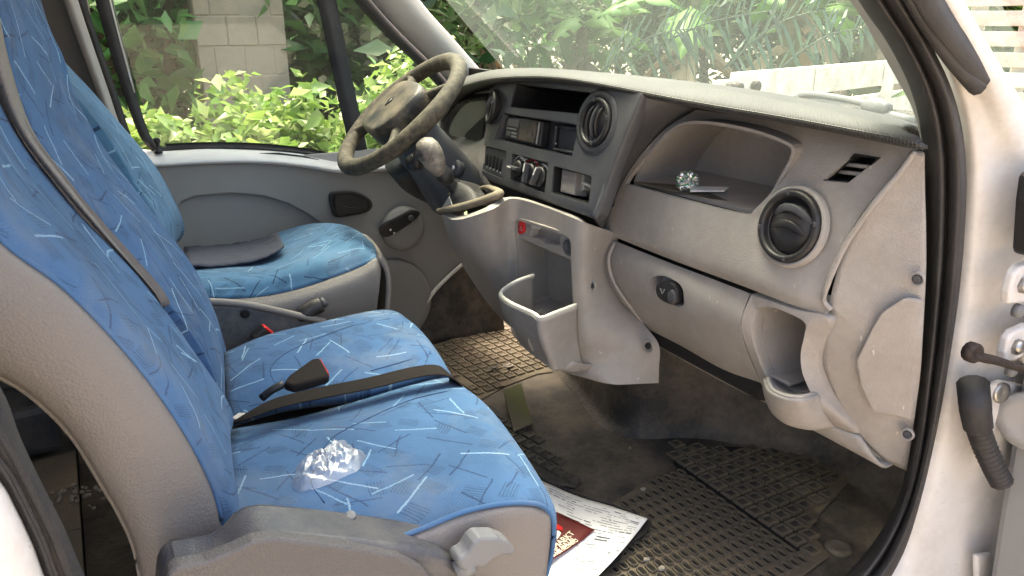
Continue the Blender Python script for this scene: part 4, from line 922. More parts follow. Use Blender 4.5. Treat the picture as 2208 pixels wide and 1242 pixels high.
# ================================================================== belts
sb1 = thing("lap_belt", at(505, 900, z=.47), "black lap belt lying across the blue bench between its two places", "seat belt")
ctr = [(498, 912, .475, .004), (530, 898, .492, .011), (600, 868, .500, .018), (700, 845, .500, .021), (800, 825, .500, .022), (890, 803, .502, .022), (945, 797, .500, .022), (975, 812, .482, .022), (990, 840, .45, .022)]
rows = []
for i, (a, b, z, wd) in enumerate(ctr):
    p = at(a, b, z=z); n_ = at(*ctr[min(i+1, len(ctr)-1)][:2], z=ctr[min(i+1, len(ctr)-1)][2])-at(*ctr[max(i-1, 0)][:2], z=ctr[max(i-1, 0)][2]); s = V((-n_.y, n_.x, 0)).normalized()
    rows.append([p-s*wd, p+V((0, 0, .001)), p+s*wd])
patch("webbing", rows, M['strap'], sb1, 5, .0015, (0, 0, 1))
plate("anchor_tab", [at(a, b, z=.47) for a, b in ((498, 905), (515, 893), (530, 893), (518, 908))], (0, 0, .003), M['trim'], sb1, .001)
bk1 = thing("belt_buckle", at(655, 815, z=.50), "black seat belt buckle with red button lying beside the lap belt", "buckle")
def buckle(root, pts, zz, hh, rb):
    top = [at(a, b, z=zz+hh) for a, b in pts]
    plate("body", top, (0, 0, -hh), M['strap'], root, .006, 3)
    plate("release_button", [at(a, b, z=zz+hh*.55) for a, b in rb], (0, 0, -hh*.5), M['red'], root, .002)
buckle(bk1, ((610, 824), (622, 808), (672, 772), (690, 770), (710, 806), (704, 810), (632, 830)), .494, .017, ((689, 773), (691, 773), (709.5, 804), (707, 805)))
tube("stem", [at(612, 828, z=.505), at(585, 842, z=.498), at(565, 858, z=.485)], .007, M['black'], bk1, 8, 3)
bk2 = thing("belt_buckle", at(575, 716, y=.13), "small buckle with red button standing behind the far place of the bench", "buckle")
plate("body", [at(a, b, y=.12) for a, b in ((543, 732), (570, 706), (578, 712), (590, 726), (560, 738))], (0, .03, 0), M['black'], bk2, .005)
plate("release_button", [at(a, b, y=.118) for a, b in ((569, 706), (575, 707), (594, 722), (589, 725))], (0, .025, 0), M['red'], bk2, .002)

# ================================================================== things lying about
random.seed(3)
# crumpled clear plastic bag
oc = [(632, 1050), (638, 1012), (652, 996), (690, 984), (722, 960), (740, 951), (760, 966), (788, 979), (785, 998), (772, 1016), (745, 1030), (700, 1050), (655, 1062), (637, 1060)]
oo = crc([V((a, b, 0)) for a, b in oc], 4); no = len(oo); ct = V((706, 1008, 0)); rings = 12; fs = []; vs = [on(tn, ct.x, ct.y, .014)]
for k in range(1, rings+1):
    f = k/rings
    for i, p in enumerate(oo):
        q = ct.lerp(p, f*random.uniform(.96, 1.02)+0); th = math.atan2(p.y-ct.y, p.x-ct.x)
        h = (1-f**3)*(.007+.011*abs(math.sin(th*2.5+f*6+.8*math.sin(k*.9)))**2+.007*abs(math.sin(th*6.5-f*11))+random.uniform(-.0012, .0012))+.0012
        vs.append(on(tn, q.x, q.y, max(.001, h)) or vs[-1])
for i in range(no): fs.append((0, 1+i, 1+(i+1) % no))
for k in range(rings-1):
    for i in range(no):
        a = 1+k*no+i; b = 1+k*no+(i+1) % no; fs += [(a, a+no, b), (b, a+no, b+no)] if (i*7+k*3) % 5 < 3 else [(a, a+no, b+no), (a, b+no, b)]
tag(mesh("plastic_bag", vs, fs, M['bag'], None, True), "crumpled clear plastic bag on the near blue seat cushion", "plastic bag")
# foil ball and card on the shelf
def blob(name, c, r, mat, jitter, seed, sq=(1, 1, 1), sub_=2):
    random.seed(seed); bm = bmesh.new(); bmesh.ops.create_icosphere(bm, subdivisions=sub_, radius=r)
    for v in bm.verts: v.co = V((v.co.x*sq[0], v.co.y*sq[1], v.co.z*sq[2]))*(1+random.uniform(-jitter, jitter))
    bmesh.ops.translate(bm, verts=bm.verts, vec=c); me = bpy.data.meshes.new(name); bm.to_mesh(me); bm.free(); return obj(name, me, mat)
SZ = .768
fo_ = blob("foil_wrapper", at(1483, 392, z=SZ+.018), .021, M['foil'], .17, 5, sub_=4)
tag(fo_, "crumpled silver foil ball with green print on the dash shelf", "foil"); fo_.data.materials.append(flat("green_print", (.03, .25, .09), .4))
for i, f in enumerate(fo_.data.polygons): f.material_index = 1 if (f.center-at(1478, 390, x=.9)).dot(V((0, 1, .3))) > 0 and (i//7) % 6 == 0 else 0
tag(plate("paper_card", [at(a, b, z=SZ+.006) for a, b in ((1490, 404), (1572, 406), (1562, 414), (1488, 414))], (0, 0, .003), M['paper'], None, .0005), "small white card lying on the dash shelf", "card")
# documents on the floor
dz = .045
fd = plate("document_folder", [at(a, b, z=dz-.006) for a, b in ((1100, 1012), (1162, 1030), (1260, 1072), (1330, 1092), (1405, 1124), (1392, 1150), (1350, 1178), (1335, 1212), (1300, 1235), (1280, 1262), (1040, 1290))], (0, 0, -.006), M['black'], None, .001)
tag(fd, "black zip-edged folder under the papers on the floor", "folder")
zp = [at(a, b, z=dz) for a, b in ((1165, 1030), (1260, 1070), (1330, 1090), (1402, 1120))]
zz = cr(zp, 14)
for i in range(0, len(zz)-1):
    p = zz[i]; box("zip_tooth", p+V((.002, .004, -.004)), (.003, .004, .004), M['bez'], fd, 0)
pp = [[(1080, 1015), (1060, 1060), (1040, 1150), (1030, 1250)], [(1165, 1036), (1170, 1090), (1160, 1170), (1150, 1250)], [(1240, 1068), (1240, 1120), (1225, 1190), (1200, 1250)], [(1320, 1092), (1310, 1140), (1285, 1195), (1250, 1248)], [(1396, 1118), (1372, 1150), (1330, 1200), (1285, 1246)]]
hgt = [[0, 0, 0, 0], [.0, .012, .01, 0], [.004, .016, .012, .003], [.002, .010, .012, .0], [.004, .0, .005, .002]]
pr = patch("document_sheet", [[at(a, b, z=dz+h+.003) for (a, b), h in zip(r, hr)] for r, hr in zip(pp, hgt)], M['paper'], None, 6, .0012, (0, 0, 1))
tag(pr, "creased white printed document sheet on the floor by the bench", "paper")
def on_sheet(u, v, lift=.0018):
    a = [cr([V((*p, 0)) for p in r], 8) for r in pp]; h = [cr(hr, 8) for hr in hgt]
    n = len(a[0])-1; vi = min(int(v*n), n-1); vf = v*n-vi
    col = [r[vi].lerp(r[vi+1], vf) for r in a]; hc = [x[vi]*(1-vf)+x[vi+1]*vf for x in h]
    c2 = cr(col, 8); h2 = cr(hc, 8); m = len(c2)-1; ui = min(int(u*m), m-1); uf = u*m-ui
    q = c2[ui].lerp(c2[ui+1], uf); hh = h2[ui]*(1-uf)+h2[ui+1]*uf
    return at(q.x, q.y, z=dz+hh+.003+lift)
random.seed(12)
def ink(v0, u0, u1, wd, name="print_line"):
    P = [on_sheet(u0+(u1-u0)*k/6, v0) for k in range(7)]; Q = [on_sheet(u0+(u1-u0)*k/6, v0+wd) for k in range(7)]
    return mesh(name, P+Q, [(i, i+1, 8+i, 7+i) for i in range(6)], M['ink'])
L = []
for i in range(26):
    v = .06+.035*i; u = .30 if v < .4 else .55
    while u < .96:
        ln = random.choice((.02, .03, .05, .12)); 
        if random.random() < .6: L.append(ink(v, u, min(u+ln, .97), .006 if random.random() < .8 else .011))
        u += ln+.012
join("printed_text", L, pr)
# maroon leaflet with lettering
lf = [[(1090, 1075), (1080, 1150), (1060, 1240)], [(1190, 1100), (1170, 1160), (1120, 1225)], [(1282, 1142), (1245, 1172), (1172, 1218)]]
lfo = patch("leaflet", [[at(a, b, z=dz+.022) for a, b in r] for r in lf], M['maroon'], None, 5, .0012, (0, 0, 1))
tag(lfo, "maroon Christmas market leaflet with cream lettering half under the bench", "leaflet")
def letters(txt, p0, p1, h, mat, par, name):
    cu = bpy.data.curves.new(name, 'FONT'); cu.body = txt; cu.align_x = 'RIGHT'; cu.size = 1.0; cu.offset = .012
    to = bpy.data.objects.new(name, cu); C.objects.link(to); bpy.context.view_layer.update()
    me = bpy.data.meshes.new_from_object(to.evaluated_get(bpy.context.evaluated_depsgraph_get())); kill(to)
    xs = [v.co.x for v in me.vertices]; wd = max(xs)-min(xs); ex = (p1-p0); s = ex.length/wd; ex.normalize(); ey = V((0, 0, 1)).cross(ex)
    for v in me.vertices: q = p0+ex*((v.co.x-min(xs))*s)+ey*(v.co.y*h); v.co = q
    return obj(name, me, mat, par)
lz = dz+.0245
letters("WEIHNACHTSMARKT"[6:], at(1168, 1208, z=lz), at(1240, 1150, z=lz), .020, M['cream'], lfo, "headline_text")
letters("MERCADO DE NATAL"[3:], at(1172, 1218, z=lz), at(1242, 1162, z=lz), .018, M['cream'], lfo, "subtitle_text")
letters("11 A 14 DE DEZEMBRO", at(1184, 1208, z=lz), at(1248, 1166, z=lz), .013, M['cream'], lfo, "date_text")
letters("ção", at(1188, 1172, z=lz), at(1204, 1160, z=lz), .014, M['cream'], lfo, "small_text")
plate("printed_hat", [at(a, b, z=lz) for a, b in ((1192, 1136), (1198, 1128), (1212, 1136), (1214, 1144), (1200, 1142))], (0, 0, .0006), M['red'], lfo, 0)
plate("printed_beard", [at(a, b, z=lz) for a, b in ((1190, 1148), (1204, 1144), (1210, 1150), (1204, 1160), (1192, 1160))], (0, 0, .0006), M['whitem'], lfo, 0)

# ================================================================== rubber mats
def inside(p, poly):
    c = False; n = len(poly)
    for i in range(n):
        a, b = poly[i], poly[i-1]
        if (a.y > p.y) != (b.y > p.y) and p.x < (b.x-a.x)*(p.y-a.y)/(b.y-a.y)+a.x: c = not c
    return c
def stadium(L, W, n=6):
    out = []
    for s in (1, -1):
        for k in range(n+1):
            th = -math.pi/2+math.pi*k/n; out.append((s*(L/2-W/2)+s*W/2*math.cos(th), s*W/2*math.sin(th)))
    return out
def cellmesh(name, L, W, h, mats, slot):
    """one tread cell: raised pad (slot=False) or ridge round a recess (slot=True)"""
    if slot:
        o_, i_ = stadium(L, W, 4), stadium(L*.86, W*.62, 4); n = len(o_)
        vs = [(*p, 0) for p in o_]+[(p[0]*.97, p[1]*.94, h) for p in o_]+[(*p, h) for p in i_]+[(p[0]*.95, p[1]*.9, .0006) for p in i_]
        fs = []
        for lv_ in range(3): fs += [(lv_*n+i, lv_*n+(i+1) % n, lv_*n+n+(i+1) % n, lv_*n+n+i) for i in range(n)]
        fs.append(tuple(range(3*n, 4*n))); me = bpy.data.meshes.new(name); me.from_pydata(vs, [], fs)
        me.polygons[-1].material_index = 1
    else:
        a, b = L/2, W/2; vs = []
        for f, z in ((1, 0), (.94, h*.8), (.86, h), (.62, h), (.55, h*.72)): vs += [(-a*f, -b*f, z), (a*f, -b*f, z), (a*f, b*f, z), (-a*f, b*f, z)]
        fs = [(q*4+i, q*4+(i+1) % 4, q*4+4+(i+1) % 4, q*4+4+i) for q in range(4) for i in range(4)]+[(16, 17, 18, 19)]
        me = bpy.data.meshes.new(name); me.from_pydata(vs, [], fs); me.polygons[-1].material_index = 1
    for m in mats: me.materials.append(m)
    return me
def place_cells(par, me, pts, rot, z, name):
    for p in pts:
        o = bpy.data.objects.new(name, me); C.objects.link(o); o.parent = par; o.matrix_parent_inverse = Matrix.Translation(-root_of(par))
        o.location = (p.x, p.y, z); o.rotation_euler = (random.uniform(-.02, .02), random.uniform(-.02, .02), rot+random.uniform(-.02, .02))
FZ = .004
pmz = FZ+.012
mo = [at(a, b, z=pmz) for a, b in ((1300, 1102), (1330, 1078), (1446, 1000), (1425, 968), (1440, 952), (1475, 948), (1560, 958), (1680, 964), (1740, 985), (1830, 1040), (1775, 1100), (1745, 1140), (1790, 1196), (1690, 1270), (1560, 1330), (1260, 1330), (1280, 1200))]
pmat = plate("floor_mat", mo, (0, 0, -.008), M['matd'], None, .003); tag(pmat, "large black rubber mat with slots and squares in the near footwell", "floor mat", None)
poly = [V((p.x, p.y)) for p in mo]
random.seed(5)
slots = [V((.83+.0225*i, -.175-.034*j)) for i in range(17) for j in range(14)]
slots = [p for p in slots if all(inside(V((p.x+dx, p.y+dy)), poly) for dx in (-.01, .01) for dy in (-.016, .016))][:214]
place_cells(pmat, cellmesh("slot_cell", .030, .0195, .006, (M['matd'], M['dark']), True), slots, math.pi/2, pmz, "slot_cell")
sqs = [V((1.231+.0395*i, .02-.0395*j)) for i in range(9) for j in range(18)]
sqs = [p for p in sqs if all(inside(V((p.x+dx, p.y+dy)), poly) for dx in (-.009, .009) for dy in (-.009, .009))][:84]
plate("tread_bed", [at(a, b, z=pmz+.0010) for a, b in ((1436, 962), (1472, 952), (1560, 962), (1680, 968), (1728, 990), (1796, 1042), (1742, 1092), (1728, 1112), (1745, 1180), (1720, 1188), (1455, 1003))], (0, 0, -.003), M['dark'], pmat, 0)
sq_me = cellmesh("tread_square", .034, .034, .008, (M['matd'], M['mat']), False); place_cells(pmat, sq_me, sqs, 0, pmz, "tread_square")
def small_mat(px, label, mat, mats, pitch, rot, z=FZ+.024, sz=.8):
    mo = [at(a, b, z=z) for a, b in px]; m = plate("floor_mat", mo, (0, 0, -.008), mat, None, .003); tag(m, label, "floor mat")
    poly = [V((p.x, p.y)) for p in mo]; c = sum(poly, V((0, 0)))/len(poly); pts = []
    for i in range(-20, 21):
        for j in range(-20, 21):
            v = V((i*pitch, j*pitch)); v.rotate(Matrix.Rotation(rot, 2)) if False else None
            p = c+V((v.x*math.cos(rot)-v.y*math.sin(rot), v.x*math.sin(rot)+v.y*math.cos(rot)))
            if all(inside(p+V((dx, dy)), poly) for dx in (-.01, .01) for dy in (-.01, .01)): pts.append(p)
    pts.sort(key=lambda p: (p-V((CAM.x, CAM.y))).length); place_cells(m, cellmesh("tread_square", pitch*sz, pitch*sz, .006, mats, False), pts[:280], rot, z, "tread_square"); return m
small_mat(((905, 752), (960, 735), (1050, 705), (1120, 690), (1200, 800), (1158, 806), (1090, 832), (1030, 866), (1000, 830), (950, 800)), "dust-covered rubber mat in the driver's footwell", M['matt'], (M['matt'], M['matd']), .036, .1, FZ+.016)
small_mat(((1020, 880), (1062, 872), (1100, 905), (1150, 930), (1210, 985), (1254, 1030), (1240, 1048), (1190, 1042), (1140, 1010), (1080, 960)), "black rubber mat piece in the middle beside the bench front", M['mat'], (M['mat'], M['mat']), .036, .25, FZ+.026)
st = plate("abrasive_strip", [at(a, b, z=FZ+.04) for a, b in ((1085, 842), (1124, 825), (1136, 870), (1148, 912), (1108, 930), (1095, 885))], (0, 0, -.004), None, None, .001)
def meshy():
    m, t, p = new("olive_mesh"); co = t.a("TexCoord").outputs['Object']; s = t.a("SeparateXYZ", {0: co})
    a = t.m('SINE', t.m('MULTIPLY', t.m('ADD', s.outputs[0], s.outputs[1]), 900)); b = t.m('SINE', t.m('MULTIPLY', t.m('SUBTRACT', s.outputs[0], s.outputs[1]), 900))
    g_ = t.ramp(s.outputs[0], .93, 1.0); c = t.mix(g_, (.16, .135, .10), (.14, .155, .05))
    t.l.new(t.mix(t.m('MULTIPLY', t.m('GREATER_THAN', t.m('MULTIPLY', a, b), .1), .7), c, (.03, .03, .025)), p.inputs['Base Color']); p.inputs['Roughness'].default_value = .8; return m
st.data.materials.append(meshy()); tag(st, "olive and brown mesh strip lying on the centre floor", "strip")
# crumbs and stones
random.seed(21)
def stone(px, py, z, r, mat, label): tag(blob("stone", at(px, py, z=z+r*.5), r, mat, .25, int(px), (1, .8, .6)), label, "stone", "stones on the cab floor")
pale = flat("pale_stone", (.33, .29, .24), .9)
for a, b, r, l in ((1386, 1055, .007, "tan pebble on the left edge of the slotted mat"), (1394, 1206, .007, "whitish stone near the front edge of the papers"), (1427, 1225, .008, "crumbly white stone at the bottom of the slotted mat"), (1358, 966, .004, "tiny pale pebble on the bare floor by the bulkhead")):
    stone(a, b, pmz+.004, r, pale, l)
blob_c = tag(blob("dried_leaf", at(1065, 792, z=.035), .014, M['blackd'], .4, 9, (1.4, .6, .25)), "dark curled scrap on the dusty driver's mat", "scrap")
tag(blob("paper_scrap", at(1095, 788, z=.032), .014, pale, .4, 13, (1.2, .7, .3)), "pale crumpled scrap on the dusty driver's mat", "scrap")
# floor bolt cover by the sill
fb_ = lathe("floor_bolt", [(.030, 0), (.028, .008), (.016, .010), (.012, .006)], at(1806, 1184, z=.004), (0, 0, 1), M['matt'], None, 20); tag(fb_, "rusty bolt head set in the floor beside the sill", "bolt")
wb = plate("wooden_block", [at(a, b, z=.03) for a, b in ((895, 742), (905, 722), (925, 732), (940, 752), (920, 766))], (0, 0, -.03), M['rust'], None, .003); tag(wb, "small brown wooden block on the driver's floor behind the bench corner", "wood")
# rubble behind the seat
random.seed(31); me = None; bm = bmesh.new()
for i in range(38):
    p = at(random.gauss(172, 38), random.gauss(1066, 14) if i < 40 else random.uniform(1000, 1230), z=.004); r = random.uniform(.002, .0075)
    g_ = bmesh.ops.create_icosphere(bm, subdivisions=1, radius=r, matrix=Matrix.Translation(p))
    for v in g_['verts']: v.co = p+(v.co-p)*random.uniform(.6, 1.3)
me = bpy.data.meshes.new("rubble"); bm.to_mesh(me); bm.free(); tag(obj("rubble", me, pale), "pale crumbs scattered on the cargo floor behind the seat", "rubble", kind='stuff')
# ================================================================== outside: plants, pillar, painted timber
rng = np.random.default_rng(4)
LG = leafmat("leaf_bright", [(.07, .15, .03), (.24, .36, .07), (.12, .24, .06), (.36, .42, .20), (.16, .28, .06), (.30, .40, .10), (.10, .19, .06)], .4, .3)
LM = leafmat("leaf_mid", [(.03, .08, .03), (.10, .18, .06), (.05, .11, .04), (.17, .23, .11), (.04, .09, .035), (.12, .11, .07)], .3, .35)
LD = leafmat("leaf_dark", [(.04, .13, .04), (.10, .24, .07), (.05, .15, .045), (.14, .27, .09), (.07, .19, .05)], .45, .35)
LB = leafmat("leaf_banana", [(.190, .380, .076), (.266, .475, .114), (.152, .323, .095)], .5)
DRY = leafmat("leaf_dry", [(.374, .272, .170), (.510, .408, .289), (.289, .204, .136)], .3, .8)
PALM = leafmat("leaf_palm", [(.025, .07, .045), (.045, .11, .07), (.02, .05, .035), (.07, .13, .085)], .25, .4)
BARK = flat("bark", (.09, .07, .05), .95, bump=.6, bs=20)
def leaves(name, cen, size, mat, parent, asp=.45, droop=.3):
    """one crown: a folded leaf at each centre"""
    n = len(cen); cen = np.asarray(cen); s = size*rng.lognormal(-.12, .38, n).clip(.4, 1.55)
    d = rng.normal(size=(n, 3)); d[:, 2] = d[:, 2]*.5-droop; d /= np.linalg.norm(d, axis=1)[:, None]
    u = rng.normal(size=(n, 3)); u[:, 2] += 1.2; u -= (u*d).sum(1)[:, None]*d; u /= np.linalg.norm(u, axis=1)[:, None]
    w_ = np.cross(d, u); S = s[:, None]
    P = [cen, cen+d*S*.38+w_*S*asp*.5+u*S*.06, cen+d*S*.45-u*S*.02, cen+d*S*.38-w_*S*asp*.5+u*S*.06, cen+d*S-u*S*.10]
    vs = np.stack(P, 1).reshape(-1, 3); b = np.arange(n)*5
    fs = np.stack([np.stack([b, b+2, b+1], 1), np.stack([b+1, b+2, b+4], 1), np.stack([b, b+3, b+2], 1), np.stack([b+2, b+3, b+4], 1)], 1).reshape(-1, 3)
    me = bpy.data.meshes.new(name); me.vertices.add(len(vs)); me.vertices.foreach_set("co", vs.ravel())
    me.loops.add(fs.size); me.loops.foreach_set("vertex_index", fs.ravel().astype(np.int32))
    me.polygons.add(len(fs)); me.polygons.foreach_set("loop_start", np.arange(0, fs.size, 3, dtype=np.int32)); me.update(calc_edges=True)
    return obj(name, me, mat, parent)
def cloud(c, r, n, lumps=14, fill=.45):
    """points in an uneven crown made of lumps"""
    c = np.array(c); r = np.array(r); L = rng.normal(size=(lumps, 3)); L /= np.linalg.norm(L, axis=1)[:, None]; L *= rng.uniform(.3, .85, (lumps, 1)); k = rng.integers(0, lumps, n)
    v = rng.normal(size=(n, 3)); v /= np.linalg.norm(v, axis=1)[:, None]; v *= rng.uniform(.55, 1, (n, 1))*fill
    return c+(L[k]+v)*r
def shrub(name, base, h, rx, n, size, mat, label, grp, asp=.45, cat="shrub", lump=14, droop=.3, bark=True):
    base = V(base); t = thing(name, base, label, cat, grp)
    leaves("crown", cloud((base.x, base.y, base.z+h*.55), (rx, rx, h*.5), n, lump), size, mat, t, asp, droop)
    for k in range(4):
        a = rng.uniform(0, 6.28); tube("trunk", [base+V((math.cos(a)*.06, math.sin(a)*.06, -.05)), base+V((math.cos(a)*rx*.25, math.sin(a)*rx*.25, h*.35)), base+V((math.cos(a)*rx*.5, math.sin(a)*rx*.5, h*.75))], [.03*h/1.5, .02*h/1.5, .006], BARK, t, 6, 3)
    return t
def gp(px, y=None, x=None, py=300):
    p = at(px, py, y=y) if y else at(px, py, x=x); return V((p.x, p.y, GZ))
G1 = "sunlit shrubs outside the driver's window"
spec = [(300, 2.6, 1.12, .5, "lowest yellow-green shrub at the rear corner of the driver's window"), (420, 2.5, 1.30, .45, "bright shrub with broad leaves in front of the block pillar's left foot"), (520, 2.9, 1.45, .55, "pale leafed shrub directly before the block pillar"), (630, 2.7, 1.38, .5, "taller glossy shrub right of the block pillar"), (730, 2.6, 1.18, .5, "lush shrub behind the black window bar"), (840, 3.0, 1.40, .6, "shrub seen through the quarter light behind the wheel"), (960, 3.2, 1.5, .6, "shrub behind the far windscreen pillar")]
for i, (px, y, h, r, l) in enumerate(spec): shrub("shrub", gp(px, y=y), h, r, 3000, .088, LG, l, G1, .5, droop=.15)
G2 = "dark trees behind the driver's side shrubs"
for px, y, h, r, l in ((180, 5.2, 4.2, 1.0, "dark leafy tree at the rear edge of the driver's window"), (330, 4.6, 3.8, .9, "dark tree just left of the block pillar"), (700, 4.9, 4.0, 1.0, "dark tree right of the block pillar behind the window bar"), (860, 4.5, 3.6, .9, "mid green tree filling the quarter light")):
    shrub("tree", gp(px, y=y), h, r, 2600, .17, LD if px < 800 else LM, l, G2, .5, "tree", 22)
for px, y, h, r, l in ((60, 7.5, 6, 2.2, "tall background tree behind the rear of the cab"), (420, 7.8, 6, 2.4, "tall background tree hidden partly by the block pillar"), (760, 7.5, 6, 2.3, "tall background tree beyond the driver's door"), (1000, 8.5, 6, 2.4, "tall background tree past the far windscreen pillar")):
    shrub("tree", gp(px, y=y), h, r, 3000, .28, LD, l, "background trees", .5, "tree", 24)
# block pillar
pil = thing("block_pillar", at(525, 200, y=4.1)*1+V((0, 0, 0)), "weathered pinkish block pillar standing behind the sunlit shrubs", "pillar")
pil.location.z = GZ
blockm = plastic("pillar_block", (.34, .275, .235), .9, 60, 1.0, (.20, .17, .13), .7, 3); mort = flat("mortar", (.28, .23, .195), .95)
xl, xr = at(432, 150, y=4.1).x, at(622, 150, y=4.1).x; wdt = xr-xl
box("core", ((xl+xr)/2, 4.325, 1.2), (wdt-.006, .48, 3.6), blockm, pil, 0)
bw = wdt/3
for rrow in range(19):
    for k in range(-1, 3):
        x0 = xl+(k+(.5 if rrow % 2 else 0))*bw; x1 = min(x0+bw, xr); x0 = max(x0, xl)
        if x1-x0 < .03: continue
        box("block", ((x0+x1)/2, 4.11+random.uniform(-.006, .006), GZ+.095+rrow*.19), (x1-x0-.004, .06, .186), blockm, pil, .006, seg=1)
# banana plants ahead of the windscreen
def bigleaf(root, base, dirv, L, W, mat, droop=.6, tear=.0, name="leaf"):
    base = V(base); dirv = V(dirv).normalized(); side = dirv.cross(V((0, 0, 1))).normalized(); n = 12; vs = []; fs = []
    for i in range(n+1):
        f = i/n; p = base+dirv*(L*f)+V((0, 0, -droop*L*f*f)); wd = W*math.sin(math.pi*min(1, f*.93+.07))**.6
        for s in (-1, -.5, 0, .5, 1):
            j = random.uniform(-tear, tear)*abs(s)
            vs.append(p+side*(wd*s*.5)+V((0, 0, -.25*abs(s)*wd+.03*wd*math.sin(i*1.9)))+dirv*j)
    for i in range(n):
        for k in range(4):
            if tear and k in (0, 3) and random.random() < .35: continue
            a = i*5+k; fs.append((a, a+1, a+6, a+5))
    o = mesh(name, vs, fs, mat, root, True); m = o.modifiers.new("t", 'SOLIDIFY'); m.thickness = .003
    tube("leaf_rib", [base+dirv*(L*f)+V((0, 0, -droop*L*f*f+.006)) for f in (0, .25, .5, .75, 1)], [.02, .016, .012, .008, .004], mat, o, 6, 2)
    return o
stem = flat("banana_stem", (.14, .15, .07), .8, bs=9, var=.5)
def banana(px, x, h, seed, label, dry=3, green=7):
    random.seed(seed); b = gp(px, x=x, py=100); t = thing("banana_plant", b, label, "banana plant", "banana plants ahead of the van")
    tube("stem", [b+V((0, 0, -.1)), b+V((.03, .02, h*.5)), b+V((.05, 0, h))], [.13, .11, .07], stem, t, 12, 4)
    for k in range(green):
        a = k*2.4+seed; bigleaf(t, b+V((.05, 0, h*random.uniform(.8, 1))), (math.cos(a), math.sin(a), random.uniform(.3, 1.2)), random.uniform(1.1, 1.7), random.uniform(.35, .5), LB, random.uniform(.35, .8), .03)
    for k in range(dry):
        a = k*1.9+seed*.7; bigleaf(t, b+V((.03, 0, h*random.uniform(.65, .85))), (math.cos(a), math.sin(a), -.2), random.uniform(.8, 1.2), random.uniform(.2, .32), DRY, random.uniform(.9, 1.4), .06, "dry_leaf")
    return t
banana(1040, 5.2, 1.9, 1, "banana plant with hanging dry leaves near the far windscreen pillar", 7, 6)
banana(1250, 5.8, 1.7, 2, "banana plant with pale torn leaves at mid windscreen", 4, 8)
banana(1480, 5.4, 2.0, 3, "banana plant left of the white timber above the dash", 4, 8)
banana(1700, 6.4, 2.2, 4, "banana plant behind the green fronds", 3, 9)
banana(1880, 7.0, 2.1, 6, "banana plant just beside the near windscreen pillar", 2, 8)
# palm seedling fronds
def frond(root, base, tip, n, L, name="frond"):
    base, tip = V(base), V(tip); ax = (tip-base); vs = []; fs = []; an = ax.normalized(); side = ax.cross(V((0, 0, 1))).normalized()
    for i in range(n):
        f = .08+.92*i/n+random.uniform(-.02, .02); p = base+ax*f+V((0, 0, .12*math.sin(f*3.1)))
        for s in (-1, 1):
            if random.random() < .22: continue
            d = (V((0, 0, 1.0))*(1 if s > 0 else -1)*random.uniform(.7, 1.1)+an*random.uniform(.2, .7)+side*random.uniform(-.4, .4)).normalized(); l = L*(1-.5*f)*random.uniform(.55, 1.25); w_ = an*random.uniform(.010, .020); dr = V((0, 0, -l*random.uniform(.05, .3)))
            b = len(vs); vs += [p-w_*.5, p+w_*.5, p+d*l*.45+w_+side*.02, p+d*l*.45-w_+side*.02, p+d*l*.8+w_*.7+dr*.6, p+d*l*.8-w_*.7+dr*.6, p+d*l+dr]
            fs += [(b, b+1, b+2, b+3), (b+3, b+2, b+4, b+5), (b+5, b+4, b+6)]
    o = mesh(name, vs, fs, PALM, root); tube("frond_rib", [base+ax*f+V((0, 0, .12*math.sin(f*3.1))) for f in (0, .3, .6, 1)], [.012, .010, .007, .003], PALM, o, 6, 3); return o
pt = thing("palm", gp(1400, x=4.3, py=200), "blue-green palm fronds crossing low behind the windscreen", "palm"); random.seed(8)
for a, b, c, e, x in ((1290, 160, 1520, 60, 4.2), (1340, 150, 1690, 20, 4.5), (1560, 150, 1790, 20, 4.8), (1660, 170, 1880, 60, 5.2)):
    frond(pt, at(a, b, x=x), at(c, e, x=x+.6), 20, .40)
tube("stem", [pt.location+V((0, 0, -.05)), pt.location+V((0, 0, .5)), at(1400, 180, x=4.5)], [.07, .06, .03], BARK, pt, 8, 3)
for px, x, h, r, m, l in ((980, 7.2, 3.4, 1.1, LM, "bushy plant behind the dry banana leaves"), (1150, 7.6, 3.2, 1.2, LM, "bushy plant left of mid windscreen"), (1350, 7.8, 3.4, 1.3, LM, "bushy plant behind the middle of the windscreen"), (1560, 8.2, 3.4, 1.3, LM, "bushy plant above the left end of the white timber"), (1780, 8.6, 3.6, 1.4, LM, "bushy plant above the white timber"), (1960, 9.2, 3.6, 1.4, LG, "bright bushy plant beside the near pillar"), (2140, 9.5, 4, 1.5, LG, "bright bushy plant behind the stacked slats"), (2350, 9.5, 4, 1.5, LM, "bushy plant beyond the stacked slats")):
    shrub("shrub", gp(px, x=x, py=100), h, r, 2200, .20, m, l, "plants ahead of the van", .4)
for px, x, l in ((1050, 12, "tall tree far ahead near the far pillar"), (1400, 13, "tall tree far ahead at mid windscreen"), (1800, 13.5, "tall tree far ahead above the timber"), (2200, 13, "tall tree far ahead behind the slats")):
    shrub("tree", gp(px, x=x, py=60), 6.5, 3.0, 3200, .34, LM, l, "background trees", .5, "tree", 26)
